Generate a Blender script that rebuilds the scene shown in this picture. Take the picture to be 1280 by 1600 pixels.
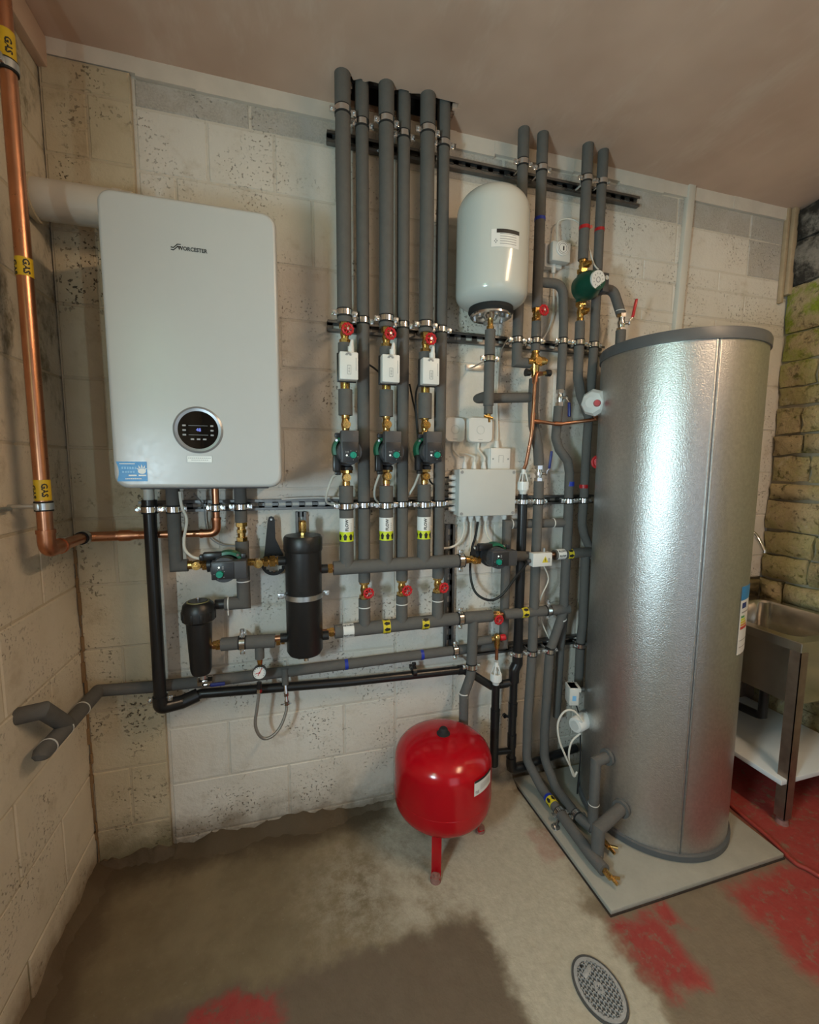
import bpy, bmesh, math, random
from mathutils import Vector, Matrix, Quaternion

random.seed(7)
for o in list(bpy.data.objects):
    bpy.data.objects.remove(o, do_unlink=True)
scene = bpy.context.scene
COL = scene.collection
PI = math.pi
V = Vector

# ------------------------------------------------------------------ camera
F_PX = 683.523
CAM = V((0.70, -1.76, 1.50))
CR = V((0.9610938820862877, -0.27615938143645863, 0.005877572708293092))
CD = V((-0.023256845994150732, -0.10210505411893231, -0.994501722993869))
CF = V((0.2752411105389474, 0.9556728278903834, -0.10455513904770282))
cd = bpy.data.cameras.new('camera')
cd.sensor_fit = 'HORIZONTAL'
cd.sensor_width = 36.0
cd.lens = F_PX / 1280.0 * 36.0
cd.clip_start = 0.02
cam = bpy.data.objects.new('camera', cd)
COL.objects.link(cam)
m = Matrix.Identity(4)
for i in range(3):
    m[i][0] = CR[i]; m[i][1] = -CD[i]; m[i][2] = -CF[i]; m[i][3] = CAM[i]
cam.matrix_world = m
scene.camera = cam

# ------------------------------------------------------------------ world, lights, exposure
scene.view_settings.view_transform = 'Standard'
scene.view_settings.look = 'None'
scene.view_settings.gamma = 1.0
scene.view_settings.use_curve_mapping = False
scene.view_settings.exposure = -0.28
w = bpy.data.worlds.new('sky'); scene.world = w
w.use_nodes = True
w.node_tree.nodes['Background'].inputs[0].default_value = (0.62, 0.78, 1.0, 1)
w.node_tree.nodes['Background'].inputs[1].default_value = 1.0


def area(name, loc, target, sx, sy, power, color, spread=PI):
    l = bpy.data.lights.new(name, 'AREA')
    l.shape = 'RECTANGLE'; l.size = sx; l.size_y = sy; l.energy = power; l.color = color
    l.spread = spread
    o = bpy.data.objects.new(name, l); COL.objects.link(o)
    o.location = loc
    d = (V(target) - V(loc)).normalized()
    o.rotation_euler = d.to_track_quat('-Z', 'Y').to_euler()
    return o


# daylight through the narrow window in the left wall (beside the camera): bright sky low in the pane, foliage above
WY0, WY1, WZ0, WZ1 = -1.84, -1.52, 1.15, 2.25
area('window_sky_light', (-0.005, -1.68, 1.36), (1.0, -1.68, 1.36), 0.24, 0.24, 34.0, (0.66, 0.88, 1.0))
area('window_foliage_light', (-0.005, -1.68, 1.88), (1.0, -1.68, 1.88), 0.28, 0.66, 9.0, (0.55, 1.0, 0.72))
# weak cool fill light, added at the unseen doorway behind the camera
area('doorway_fill', (1.45, -3.50, 1.05), (1.45, 0, 1.05), 0.95, 1.95, 5.0, (0.85, 0.96, 1.0))
BATTEN = V((2.18, -1.85, 2.74))     # the warm ceiling batten is built further down and lights the room with its tubes

# ------------------------------------------------------------------ photograph pixel (1280x1600) -> point of the place


def ray(px, py):
    return CR * ((px - 640) / F_PX) + CD * ((py - 800) / F_PX) + CF


def at(px, py, d):            # on the plane d metres in front of the back wall
    r = ray(px, py); return CAM + r * ((-d - CAM.y) / r.y)


def atz(px, py, z):
    r = ray(px, py); return CAM + r * ((z - CAM.z) / r.z)


def atx(px, py, x):
    r = ray(px, py); return CAM + r * ((x - CAM.x) / r.x)


def zat(px, py, X, Y):        # height seen at this pixel above plan point X, Y
    r = ray(px, py)
    return CAM.z + r.z * math.hypot(X - CAM.x, Y - CAM.y) / math.hypot(r.x, r.y)


# ------------------------------------------------------------------ materials
MATS = {}


class N:
    def __init__(s, name):
        s.m = bpy.data.materials.new(name); s.m.use_nodes = True
        s.t = s.m.node_tree; s.n = s.t.nodes; s.l = s.t.links
        s.b = s.n['Principled BSDF']; MATS[name] = s.m
        s.pos = s.n.new('ShaderNodeNewGeometry').outputs['Position']

    def sock(s, inp, v):
        if isinstance(v, bpy.types.NodeSocket): s.l.new(v, inp)
        elif isinstance(v, (tuple, list)) and len(v) == 3 and inp.type == 'RGBA': inp.default_value = (*v, 1)
        else: inp.default_value = v

    def math(s, op, a, b=0.0, c=0.0):
        n = s.n.new('ShaderNodeMath'); n.operation = op
        s.sock(n.inputs[0], a); s.sock(n.inputs[1], b); s.sock(n.inputs[2], c)
        return n.outputs[0]

    def noise(s, scale, detail=3.0, rough=0.55, vec=None, stretch=None):
        n = s.n.new('ShaderNodeTexNoise')
        n.inputs['Scale'].default_value = scale; n.inputs['Detail'].default_value = detail
        n.inputs['Roughness'].default_value = rough
        v = vec or s.pos
        if stretch:
            mp = s.n.new('ShaderNodeMapping'); s.l.new(v, mp.inputs[0]); mp.inputs['Scale'].default_value = stretch
            v = mp.outputs[0]
        s.l.new(v, n.inputs['Vector'])
        return n.outputs['Fac']

    def voro(s, scale, feature='F1'):
        n = s.n.new('ShaderNodeTexVoronoi'); n.feature = feature
        n.inputs['Scale'].default_value = scale; s.l.new(s.pos, n.inputs['Vector'])
        return n.outputs[0]

    def step(s, v, lo, hi, inv=False):
        n = s.n.new('ShaderNodeMapRange'); n.interpolation_type = 'SMOOTHSTEP'
        s.sock(n.inputs[0], v); n.inputs[1].default_value = lo; n.inputs[2].default_value = hi
        n.inputs[3].default_value = 1.0 if inv else 0.0; n.inputs[4].default_value = 0.0 if inv else 1.0
        return n.outputs[0]

    def mix(s, f, a, b):
        n = s.n.new('ShaderNodeMix'); n.data_type = 'RGBA'
        s.sock(n.inputs[0], f); s.sock(n.inputs[6], a); s.sock(n.inputs[7], b)
        return n.outputs[2]

    def xyz(s):
        n = s.n.new('ShaderNodeSeparateXYZ'); s.l.new(s.pos, n.inputs[0]); return n.outputs

    def bump(s, h, strength=0.3, dist=0.002):
        n = s.n.new('ShaderNodeBump'); n.inputs['Strength'].default_value = strength
        n.inputs['Distance'].default_value = dist; s.l.new(h, n.inputs['Height'])
        s.l.new(n.outputs[0], s.b.inputs['Normal'])

    def out(s, col, rough=0.6, metal=0.0, spec=0.5):
        s.sock(s.b.inputs['Base Color'], col); s.sock(s.b.inputs['Roughness'], rough)
        s.sock(s.b.inputs['Metallic'], metal); s.b.inputs['Specular IOR Level'].default_value = spec
        return s.m


def simple(name, col, rough=0.5, metal=0.0, var=0.10, scale=25.0, bump=0.0, bscale=200.0, spec=0.5, rvar=0.08):
    n = N(name)
    f = n.noise(scale, 3)
    a = tuple(c * (1 - var) for c in col); b = tuple(min(1, c * (1 + var)) for c in col)
    r = n.math('ADD', n.math('MULTIPLY', n.noise(scale * 2.3, 2), 2 * rvar), rough - rvar)
    n.out(n.mix(f, a, b), r, metal, spec)
    if bump: n.bump(n.noise(bscale, 3), bump)
    return n.m


simple('foam', (0.118, 0.113, 0.107), 0.85, var=0.14, scale=40, bump=0.25, bscale=350, spec=0.25)
simple('black_plastic', (0.010, 0.010, 0.011), 0.32, var=0.2)
simple('black_paint', (0.012, 0.0115, 0.012), 0.38, var=0.25, bump=0.15, bscale=500)
simple('dark_grey_plastic', (0.055, 0.055, 0.060), 0.45)
simple('charcoal_plastic', (0.022, 0.022, 0.025), 0.4)
simple('rubber', (0.012, 0.012, 0.012), 0.8)
simple('white_enamel', (0.455, 0.45, 0.44), 0.32, var=0.02)
simple('vessel_white', (0.56, 0.58, 0.55), 0.16, var=0.02, rvar=0.03)
simple('white_plastic', (0.74, 0.73, 0.70), 0.4, var=0.03)
simple('grey_white_plastic', (0.58, 0.585, 0.56), 0.45, var=0.03)
simple('clear_white', (0.80, 0.80, 0.78), 0.3, var=0.03)
simple('flue_white', (0.56, 0.52, 0.46), 0.4, var=0.06, scale=9)
simple('cable_white', (0.70, 0.67, 0.60), 0.5, var=0.04)
simple('brass', (0.62, 0.39, 0.13), 0.28, 1.0, var=0.22, scale=60)
simple('copper', (0.56, 0.26, 0.15), 0.30, 1.0, var=0.25, scale=16)
simple('copper_joint', (0.56, 0.24, 0.13), 0.36, 1.0, var=0.25, scale=40)
simple('chrome', (0.78, 0.78, 0.78), 0.16, 1.0, var=0.06)
simple('zinc', (0.62, 0.64, 0.65), 0.35, 1.0, var=0.15, scale=60)
simple('strut_steel', (0.20, 0.20, 0.20), 0.5, 1.0, var=0.2, scale=30)
simple('braid', (0.42, 0.40, 0.37), 0.42, 1.0, var=0.3, scale=500, bump=0.6, bscale=900)
simple('red_paint', (0.42, 0.002, 0.008), 0.17, var=0.05, rvar=0.03)
simple('red_plastic', (0.50, 0.012, 0.018), 0.35)
simple('red_rubber', (0.30, 0.035, 0.025), 0.6)
simple('blue_plastic', (0.012, 0.022, 0.16), 0.4)
simple('blue_tape', (0.010, 0.035, 0.36), 0.4)
simple('red_tape', (0.42, 0.008, 0.012), 0.4)
simple('green_plastic', (0.004, 0.115, 0.055), 0.38)
simple('green_motor', (0.002, 0.060, 0.036), 0.36, var=0.2)
simple('teal_knob', (0.004, 0.26, 0.18), 0.4)
simple('print_black', (0.012, 0.012, 0.012), 0.6, var=0.05)
simple('print_grey', (0.30, 0.30, 0.30), 0.6, var=0.05)
simple('label_white', (0.76, 0.76, 0.74), 0.45, var=0.03)
simple('label_yellow', (0.70, 0.56, 0.03), 0.45, var=0.04)
simple('tape_gas', (0.66, 0.42, 0.015), 0.45, var=0.06)
simple('label_lime', (0.62, 0.70, 0.02), 0.45, var=0.04)
simple('label_blue', (0.02, 0.22, 0.52), 0.4, var=0.1, scale=60)
simple('label_lightblue', (0.20, 0.45, 0.72), 0.4, var=0.1)
simple('label_navy', (0.01, 0.03, 0.18), 0.4)
simple('label_green', (0.05, 0.30, 0.08), 0.4)
simple('label_orange', (0.72, 0.30, 0.03), 0.4)
simple('label_red', (0.58, 0.03, 0.02), 0.4)
simple('display_ring', (0.33, 0.34, 0.36), 0.35, 0.6)
simple('display_glass', (0.004, 0.004, 0.004), 0.06, var=0.0, rvar=0.01)
simple('tank_plastic', (0.085, 0.09, 0.095), 0.45)
simple('stainless', (0.60, 0.57, 0.52), 0.22, 1.0, var=0.18, scale=12)
simple('rusty_steel', (0.30, 0.23, 0.18), 0.42, 0.85, var=0.4, scale=22)
simple('shelf_white', (0.62, 0.66, 0.68), 0.5, var=0.05, scale=8)
simple('plaster_strip', (0.66, 0.60, 0.53), 0.85, var=0.14, scale=11, bump=0.5, bscale=60)
simple('corner_stain', (0.24, 0.145, 0.070), 0.9, var=0.6, scale=7, bump=0.8, bscale=60)
simple('olive_ring', (0.28, 0.25, 0.10), 0.5)
simple('trunking', (0.66, 0.64, 0.58), 0.5, var=0.05, scale=9)
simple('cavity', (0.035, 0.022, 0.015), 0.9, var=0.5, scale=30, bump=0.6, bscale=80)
simple('foam_filler', (0.42, 0.28, 0.12), 0.8, var=0.4, scale=90, bump=0.8, bscale=120)
simple('timber', (0.40, 0.31, 0.20), 0.7, var=0.25, scale=20)
simple('grey_paint_wall', (0.34, 0.30, 0.25), 0.8, var=0.08, scale=5)
simple('iron_cover', (0.40, 0.40, 0.40), 0.55, 0.35, var=0.25, scale=70, bump=0.4)
simple('iron_dark', (0.085, 0.085, 0.085), 0.6, 0.3, var=0.3, scale=90)
simple('rust_foot', (0.26, 0.13, 0.11), 0.6, var=0.4, scale=90)


def emis(name, col, s):
    n = N(name); n.out(col, 0.4)
    n.b.inputs['Emission Color'].default_value = (*col, 1); n.b.inputs['Emission Strength'].default_value = s
    return n.m


emis('tube_glow', (1.0, 0.715, 0.455), 134.0)
emis('digits', (0.22, 0.26, 0.9), 0.6)
emis('led', (0.9, 1.0, 0.9), 1.0)


def block_mat(name, c1, c2, pitcol, pit=0.5, dirtz=0.16, dirt=(0.17, 0.12, 0.07), damp=0.0, grey=0.0):
    n = N(name)
    x = n.xyz()
    big = n.noise(1.7, 4, 0.6)
    col = n.mix(n.step(big, 0.35, 0.68), c1, c2)
    mid = n.noise(9, 5, 0.65)
    col = n.mix(n.math('MULTIPLY', n.step(mid, 0.52, 0.75), 0.45), col, tuple(c * k for c, k in zip(c2, (0.66, 0.58, 0.48))))
    # clusters of open pores in the block face
    cl = n.step(n.noise(4.1, 3), 0.46, 0.66)
    po = n.step(n.noise(95, 2, 0.5), 0.60, 0.66)
    po2 = n.step(n.noise(58, 2, 0.5), 0.66, 0.70)
    pits = n.math('MINIMUM', n.math('ADD', n.math('MULTIPLY', n.math('MULTIPLY', cl, po), pit), n.math('MULTIPLY', n.math('MULTIPLY', po2, cl), pit)), 1.0)
    col = n.mix(pits, col, pitcol)
    if grey:
        g = n.step(n.noise(14, 5, 0.7), 0.36, 0.56)
        sp = n.noise(150, 3, 0.6)
        gc = n.mix(sp, (0.27, 0.25, 0.225), (0.66, 0.62, 0.56))
        col = n.mix(n.math('MULTIPLY', g, grey), col, gc)
    # splashed dirt and mould along the foot of the wall
    dz = n.math('SUBTRACT', x[2], n.math('MULTIPLY', n.noise(7, 4, 0.7), dirtz * 1.6))
    dm = n.math('MULTIPLY', n.step(dz, -dirtz * 0.85, dirtz * 0.35, True), 0.85)
    col = n.mix(dm, col, dirt)
    if damp:
        st = n.step(n.noise(3.0, 6, 0.75, stretch=(1.0, 1.0, 0.6)), 0.50, 0.66)
        up = n.step(x[2], 1.0, 1.7)
        col = n.mix(n.math('MULTIPLY', n.math('MULTIPLY', st, up), damp), col, (0.16, 0.13, 0.075))
    n.out(col, 0.78, 0.0, 0.3)
    h = n.math('SUBTRACT', n.math('MULTIPLY', n.noise(60, 5, 0.65), 0.6), n.math('MULTIPLY', pits, 0.9))
    n.bump(h, 0.85, 0.006)
    return n.m


block_mat('block_white', (0.74, 0.71, 0.655), (0.66, 0.61, 0.535), (0.16, 0.12, 0.09), 0.75)
block_mat('block_cream', (0.60, 0.52, 0.38), (0.50, 0.42, 0.285), (0.09, 0.065, 0.04), 0.9, 0.2, (0.12, 0.10, 0.045))
block_mat('block_left', (0.66, 0.59, 0.48), (0.57, 0.50, 0.39), (0.13, 0.10, 0.07), 0.6, 0.12, (0.20, 0.13, 0.07), damp=0.95)
block_mat('block_grey', (0.55, 0.53, 0.50), (0.42, 0.40, 0.38), (0.06, 0.055, 0.05), 0.9, grey=0.95)
block_mat('mortar_white', (0.68, 0.64, 0.57), (0.58, 0.53, 0.46), (0.13, 0.10, 0.07), 0.4)
block_mat('mortar_cream', (0.56, 0.48, 0.36), (0.47, 0.39, 0.27), (0.10, 0.07, 0.04), 0.5, 0.2, (0.12, 0.10, 0.045))

# stone
n = N('stone_moss'); x = n.xyz()
c = n.mix(n.noise(7, 5, 0.65), (0.30, 0.235, 0.125), (0.64, 0.53, 0.32))
c = n.mix(n.step(n.noise(26, 4, 0.7), 0.52, 0.70), c, (0.11, 0.085, 0.045))
c = n.mix(n.math('MULTIPLY', n.step(n.noise(11, 5, 0.75), 0.56, 0.70), 0.7), c, (0.60, 0.54, 0.40))
hi = n.math('MULTIPLY', n.step(x[2], 1.85, 2.3), n.step(x[2], 2.40, 2.50, True))
g = n.math('MULTIPLY', n.step(n.noise(5, 4, 0.7), 0.42, 0.60), n.math('ADD', n.math('MULTIPLY', hi, 0.85), 0.25))
c = n.mix(g, c, n.mix(n.noise(40, 3), (0.13, 0.19, 0.01), (0.34, 0.40, 0.05)))
n.out(c, 0.85, 0, 0.25); n.bump(n.math('ADD', n.noise(42, 6, 0.7), n.noise(13, 4, 0.7)), 1.0, 0.018)
n = N('stone_dark')
c = n.mix(n.step(n.noise(10, 5, 0.7), 0.4, 0.62), (0.035, 0.033, 0.030), (0.24, 0.225, 0.20))
n.out(c, 0.85, 0, 0.25); n.bump(n.noise(50, 6, 0.7), 0.9, 0.008)
simple('stone_mortar', (0.42, 0.37, 0.27), 0.9, var=0.3, scale=18, bump=0.9, bscale=50)

# ceiling plaster
n = N('ceiling_plaster')
c = n.mix(n.step(n.noise(1.3, 4, 0.6), 0.3, 0.7), (0.52, 0.35, 0.265), (0.68, 0.49, 0.385))
c = n.mix(n.math('MULTIPLY', n.step(n.noise(5.0, 5, 0.7, stretch=(1, 0.35, 1)), 0.5, 0.72), 0.45), c, (0.72, 0.58, 0.48))
n.out(c, n.math('ADD', n.math('MULTIPLY', n.noise(3, 3), 0.25), 0.42), 0, 0.35); n.bump(n.noise(9, 4), 0.12, 0.004)

# floor concrete with damp, the filled trench and remains of red paint
n = N('floor_concrete'); x = n.xyz()
wx = n.math('ADD', x[0], n.math('MULTIPLY', n.math('SUBTRACT', n.noise(6, 4, 0.65), 0.5), 0.16))
wy = n.math('ADD', x[1], n.math('MULTIPLY', n.math('SUBTRACT', n.noise(6.7, 4, 0.65, stretch=(1.3, 1.1, 1)), 0.5), 0.16))


def rect(n, x0, x1, y0, y1, s=0.05):
    a = n.math('MULTIPLY', n.step(wx, x0 - s, x0 + s), n.step(wx, x1 - s, x1 + s, True))
    b = n.math('MULTIPLY', n.step(wy, y0 - s, y0 + s), n.step(wy, y1 - s, y1 + s, True))
    return n.math('MULTIPLY', a, b)


base = n.mix(n.step(n.noise(3.3, 5, 0.65), 0.3, 0.7), (0.150, 0.112, 0.064), (0.215, 0.165, 0.098))
light = n.mix(n.noise(38, 5, 0.7), (0.30, 0.265, 0.20), (0.56, 0.51, 0.41))
dark = n.mix(n.noise(20, 5, 0.65), (0.110, 0.080, 0.054), (0.165, 0.124, 0.086))
fleck = n.step(n.noise(55, 4, 0.7), 0.60, 0.72)
base = n.mix(n.math('MULTIPLY', fleck, 0.35), base, (0.30, 0.265, 0.20))
worn = n.math('MULTIPLY', rect(n, 0.78, 1.5, -0.54, -0.20, 0.20), n.step(n.noise(22, 5, 0.75), 0.30, 0.70))
col = n.mix(n.math('MULTIPLY', worn, 0.75), base, light)
worn2 = rect(n, 1.02, 1.75, -0.56, 0.5, 0.09)
col = n.mix(n.math('MULTIPLY', worn2, n.step(n.noise(9, 5, 0.7), 0.24, 0.60)), col, light)
dp = rect(n, -0.3, 1.31, -3.0, -0.56, 0.035)
col = n.mix(dp, col, dark)
strip = rect(n, 1.31, 1.675, -3.0, -0.02, 0.03)
col = n.mix(strip, col, light)
right = rect(n, 1.685, 5.0, -3.0, -0.60, 0.03)
col = n.mix(right, col, n.mix(n.noise(17, 5, 0.7), (0.135, 0.102, 0.068), (0.235, 0.183, 0.128)))
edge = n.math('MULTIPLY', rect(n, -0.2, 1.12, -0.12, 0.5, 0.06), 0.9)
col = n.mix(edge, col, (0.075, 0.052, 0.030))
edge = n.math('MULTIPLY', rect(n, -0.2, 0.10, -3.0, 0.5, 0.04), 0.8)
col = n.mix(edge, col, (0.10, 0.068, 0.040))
redc = n.mix(n.noise(30, 4, 0.7), (0.255, 0.024, 0.022), (0.33, 0.065, 0.055))
wear = n.step(n.noise(24, 5, 0.75), 0.30, 0.50)
r = rect(n, 1.69, 1.88, -0.92, -0.70, 0.03)
r = n.math('MAXIMUM', r, rect(n, 1.88, 1.96, -0.78, -0.69, 0.02))
r = n.math('MAXIMUM', r, rect(n, 2.18, 2.75, -1.15, -0.71, 0.05))
r = n.math('MAXIMUM', r, rect(n, 2.55, 3.4, -1.3, 0.2, 0.05))
r = n.math('MAXIMUM', r, rect(n, 0.42, 0.67, -0.66, -0.585, 0.02))
r = n.math('MAXIMUM', r, n.math('MULTIPLY', rect(n, 1.63, 1.72, -0.44, -0.30, 0.02), 0.3))
col = n.mix(n.math('MULTIPLY', r, wear), col, redc)
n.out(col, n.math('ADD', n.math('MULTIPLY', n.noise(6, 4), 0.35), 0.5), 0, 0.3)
n.bump(n.math('ADD', n.noise(8, 5, 0.6), n.math('MULTIPLY', n.noise(70, 4, 0.7), 0.35)), 0.6, 0.010)

n = N('plinth_slab')
c = n.mix(n.noise(12, 5, 0.7), (0.27, 0.26, 0.22), (0.40, 0.38, 0.33))
n.out(c, 0.6, 0, 0.35); n.bump(n.noise(60, 4), 0.2, 0.002)

# embossed silver cladding of the cylinder
n = N('tank_sheet')
sp = n.noise(230, 3, 0.6)
c = n.mix(n.noise(90, 2), (0.46, 0.46, 0.455), (0.68, 0.675, 0.66))
n.out(c, n.math('ADD', n.math('MULTIPLY', sp, 0.16), 0.26), 0.97, 0.5); n.bump(sp, 0.45, 0.003)

# ------------------------------------------------------------------ mesh building


class Mb:
    def __init__(s): s.v = []; s.f = []

    def add(s, verts, faces):
        k = len(s.v); s.v += [tuple(q) for q in verts]; s.f += [[i + k for i in f] for f in faces]
        return s

    def box(s, c, size, bev=0.0, rot=None):
        c = V(c); a, b, d = (q / 2 for q in size)
        if bev <= 0:
            vs = [V((x, y, z)) for x in (-a, a) for y in (-b, b) for z in (-d, d)]
            fs = [(0, 1, 3, 2), (4, 6, 7, 5), (0, 4, 5, 1), (2, 3, 7, 6), (0, 2, 6, 4), (1, 5, 7, 3)]
        else:
            bm = bmesh.new(); bmesh.ops.create_cube(bm, size=1.0)
            for v in bm.verts: v.co = V((v.co.x * size[0], v.co.y * size[1], v.co.z * size[2]))
            bmesh.ops.bevel(bm, geom=bm.edges[:], offset=min(bev, 0.49 * min(size)), segments=2, affect='EDGES', profile=0.5)
            bm.verts.index_update()
            vs = [v.co.copy() for v in bm.verts]; fs = [[v.index for v in f.verts] for f in bm.faces]; bm.free()
        if rot: vs = [rot @ v for v in vs]
        return s.add([v + c for v in vs], fs)

    def obox(s, c, X, Y, Z, size, bev=0.0):     # oriented box from axes
        R = Matrix((X.normalized(), Y.normalized(), Z.normalized())).transposed()
        return s.box(c, size, bev, R)

    def ring_tube(s, pts, radii, seg=16, cap=True):
        pts = [V(p) for p in pts]; n = len(pts)
        if not isinstance(radii, (list, tuple)): radii = [radii] * n
        ds = [(pts[i + 1] - pts[i]).normalized() for i in range(n - 1)]
        u = ds[0].orthogonal().normalized(); w_ = ds[0].cross(u)
        rings = [[pts[0] + (u * math.cos(a) + w_ * math.sin(a)) * radii[0] for a in (2 * PI * k / seg for k in range(seg))]]
        for i in range(1, n):
            d = ds[i - 1]; nn = (d + ds[i]).normalized() if i < n - 1 else d
            sc = radii[i] / radii[i - 1]
            new = []
            for p in rings[-1]:
                q = pts[i - 1] + (p - pts[i - 1])
                t = (pts[i] - q).dot(nn) / max(1e-6, d.dot(nn))
                q = q + d * t
                new.append(pts[i] + (q - pts[i]) * sc)
            rings.append(new)
        vs = [p for r_ in rings for p in r_]; fs = []
        for i in range(n - 1):
            for k in range(seg):
                a = i * seg + k; b = i * seg + (k + 1) % seg
                fs.append((a, b, b + seg, a + seg))
        if cap:
            fs.append(list(range(seg))[::-1]); fs.append([(n - 1) * seg + k for k in range(seg)])
        return s.add(vs, fs)

    def cyl(s, p0, p1, r0, r1=None, seg=18, cap=True):
        return s.ring_tube([p0, p1], [r0, r0 if r1 is None else r1], seg, cap)

    def lathe(s, prof, o, axis=(0, 0, 1), seg=24):    # prof: (r, h)
        o = V(o); ax = V(axis).normalized(); u = ax.orthogonal().normalized(); w_ = ax.cross(u)
        vs = []; fs = []; n = len(prof)
        for r_, h in prof:
            for k in range(seg):
                a = 2 * PI * k / seg
                vs.append(o + ax * h + (u * math.cos(a) + w_ * math.sin(a)) * max(r_, 1e-5))
        for i in range(n - 1):
            for k in range(seg):
                a = i * seg + k; b = i * seg + (k + 1) % seg
                fs.append((a, b, b + seg, a + seg))
        if prof[0][0] > 1e-4: fs.append(list(range(seg))[::-1])
        if prof[-1][0] > 1e-4: fs.append([(n - 1) * seg + k for k in range(seg)])
        return s.add(vs, fs)

    def torus(s, c, axis, R, r_, seg=24, rs=8, a0=0.0, a1=2 * PI, u=None):
        c = V(c); ax = V(axis).normalized(); u = V(u).normalized() if u else ax.orthogonal().normalized(); w_ = ax.cross(u)
        full = abs(a1 - a0 - 2 * PI) < 1e-6; m_ = seg if full else seg + 1
        vs = []; fs = []
        for i in range(m_):
            a = a0 + (a1 - a0) * i / seg; e = u * math.cos(a) + w_ * math.sin(a)
            for k in range(rs):
                b = 2 * PI * k / rs
                vs.append(c + e * (R + r_ * math.cos(b)) + ax * (r_ * math.sin(b)))
        for i in range(seg):
            j = (i + 1) % m_
            for k in range(rs):
                l = (k + 1) % rs
                fs.append((i * rs + k, j * rs + k, j * rs + l, i * rs + l))
        return s.add(vs, fs)

    def band(s, c, axis, r0, r1, h, seg=24):          # hollow ring
        c = V(c); ax = V(axis).normalized(); u = ax.orthogonal().normalized(); w_ = ax.cross(u)
        vs = []; fs = []
        prof = [(r1, -h / 2), (r1, h / 2), (r0, h / 2), (r0, -h / 2)]
        for k in range(seg):
            a = 2 * PI * k / seg; e = u * math.cos(a) + w_ * math.sin(a)
            for r_, z in prof: vs.append(c + e * r_ + ax * z)
        for k in range(seg):
            l = (k + 1) % seg
            for j in range(4):
                q = (j + 1) % 4
                fs.append((k * 4 + j, l * 4 + j, l * 4 + q, k * 4 + q))
        return s.add(vs, fs)

    def ball(s, c, r_, sc=(1, 1, 1), seg=14, rings=8):
        c = V(c); vs = [c + V((0, 0, r_ * sc[2]))]; fs = []
        for i in range(1, rings):
            t = PI * i / rings
            for k in range(seg):
                a = 2 * PI * k / seg
                vs.append(c + V((r_ * sc[0] * math.sin(t) * math.cos(a), r_ * sc[1] * math.sin(t) * math.sin(a), r_ * sc[2] * math.cos(t))))
        vs.append(c - V((0, 0, r_ * sc[2]))); last = len(vs) - 1
        for k in range(seg):
            fs.append((0, 1 + k, 1 + (k + 1) % seg)); b = 1 + (rings - 2) * seg
            fs.append((last, b + (k + 1) % seg, b + k))
        for i in range(rings - 2):
            for k in range(seg):
                a = 1 + i * seg + k; b = 1 + i * seg + (k + 1) % seg
                fs.append((a, a + seg, b + seg, b))
        return s.add(vs, fs)

    def prism(s, poly, ext):                           # poly: 3D points of the front outline
        poly = [V(p) for p in poly]; e = V(ext); n = len(poly)
        fs = [list(range(n)), [n + k for k in range(n)][::-1]]
        for k in range(n): fs.append((k, n + k, n + (k + 1) % n, (k + 1) % n))
        return s.add(poly + [p + e for p in poly], fs)


def link_mesh(name, mb, mat, parent=None, ang=35):
    me = bpy.data.meshes.new(name)
    me.from_pydata(mb.v, [], mb.f); me.validate()
    bm = bmesh.new(); bm.from_mesh(me); bmesh.ops.recalc_face_normals(bm, faces=bm.faces[:]); bm.to_mesh(me); bm.free()
    me.materials.append(MATS[mat])
    for p in me.polygons: p.use_smooth = True
    me.set_sharp_from_angle(angle=math.radians(ang))
    o = bpy.data.objects.new(name, me); COL.objects.link(o)
    if parent: setpar(o, parent)
    return o


WORLD = {}


def setpar(o, parent):
    o.parent = parent
    o.matrix_parent_inverse = WORLD.get(parent.name, Matrix.Identity(4)).inverted()


def P(name, mb, mat, parent, label=None, ang=35):
    o = link_mesh(name, mb, mat, parent, ang)
    if label: o['label'] = label
    return o


def thing(name, label, cat, loc=(0, 0, 0), group=None):
    o = bpy.data.objects.new(name, None); COL.objects.link(o); o.empty_display_size = 0.05
    o.location = loc; WORLD[o.name] = Matrix.Translation(V(loc))
    o['label'] = label; o['category'] = cat
    if group: o['group'] = group
    return o


def tag(o, label, cat, group=None):
    o['label'] = label; o['category'] = cat
    if group: o['group'] = group
    return o


def struct(o):
    o['kind'] = 'structure'; return o


def rounded(pts, rad, n=6):
    pts = [V(p) for p in pts]; out = [pts[0]]
    for i in range(1, len(pts) - 1):
        a, b, c = pts[i - 1], pts[i], pts[i + 1]
        d1 = (a - b); d2 = (c - b); l1, l2 = d1.length, d2.length
        if l1 < 1e-6 or l2 < 1e-6: continue
        d1 /= l1; d2 /= l2
        th = d1.angle(d2)
        if th > PI - 0.03: out.append(b); continue
        r_ = rad[i] if isinstance(rad, dict) and i in rad else (rad if not isinstance(rad, dict) else 0.0)
        if r_ <= 0: out.append(b); continue
        t = min(r_ / math.tan(th / 2), 0.48 * l1, 0.48 * l2)
        p0 = b + d1 * t; p2 = b + d2 * t
        for k in range(n + 1):
            q = k / n; out.append(p0 * (1 - q) ** 2 + b * 2 * q * (1 - q) + p2 * q * q)
    out.append(pts[-1]); return out


def spline(pts, n=7):
    pts = [V(p) for p in pts]; out = []
    e = [pts[0] * 2 - pts[1]] + pts + [pts[-1] * 2 - pts[-2]]
    for i in range(1, len(e) - 2):
        for k in range(n):
            t = k / n
            a, b, c, d = e[i - 1], e[i], e[i + 1], e[i + 2]
            out.append(0.5 * ((2 * b) + (c - a) * t + (2 * a - 5 * b + 4 * c - d) * t * t + (3 * b - a - 3 * c + d) * t ** 3))
    out.append(pts[-1]); return out


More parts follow.
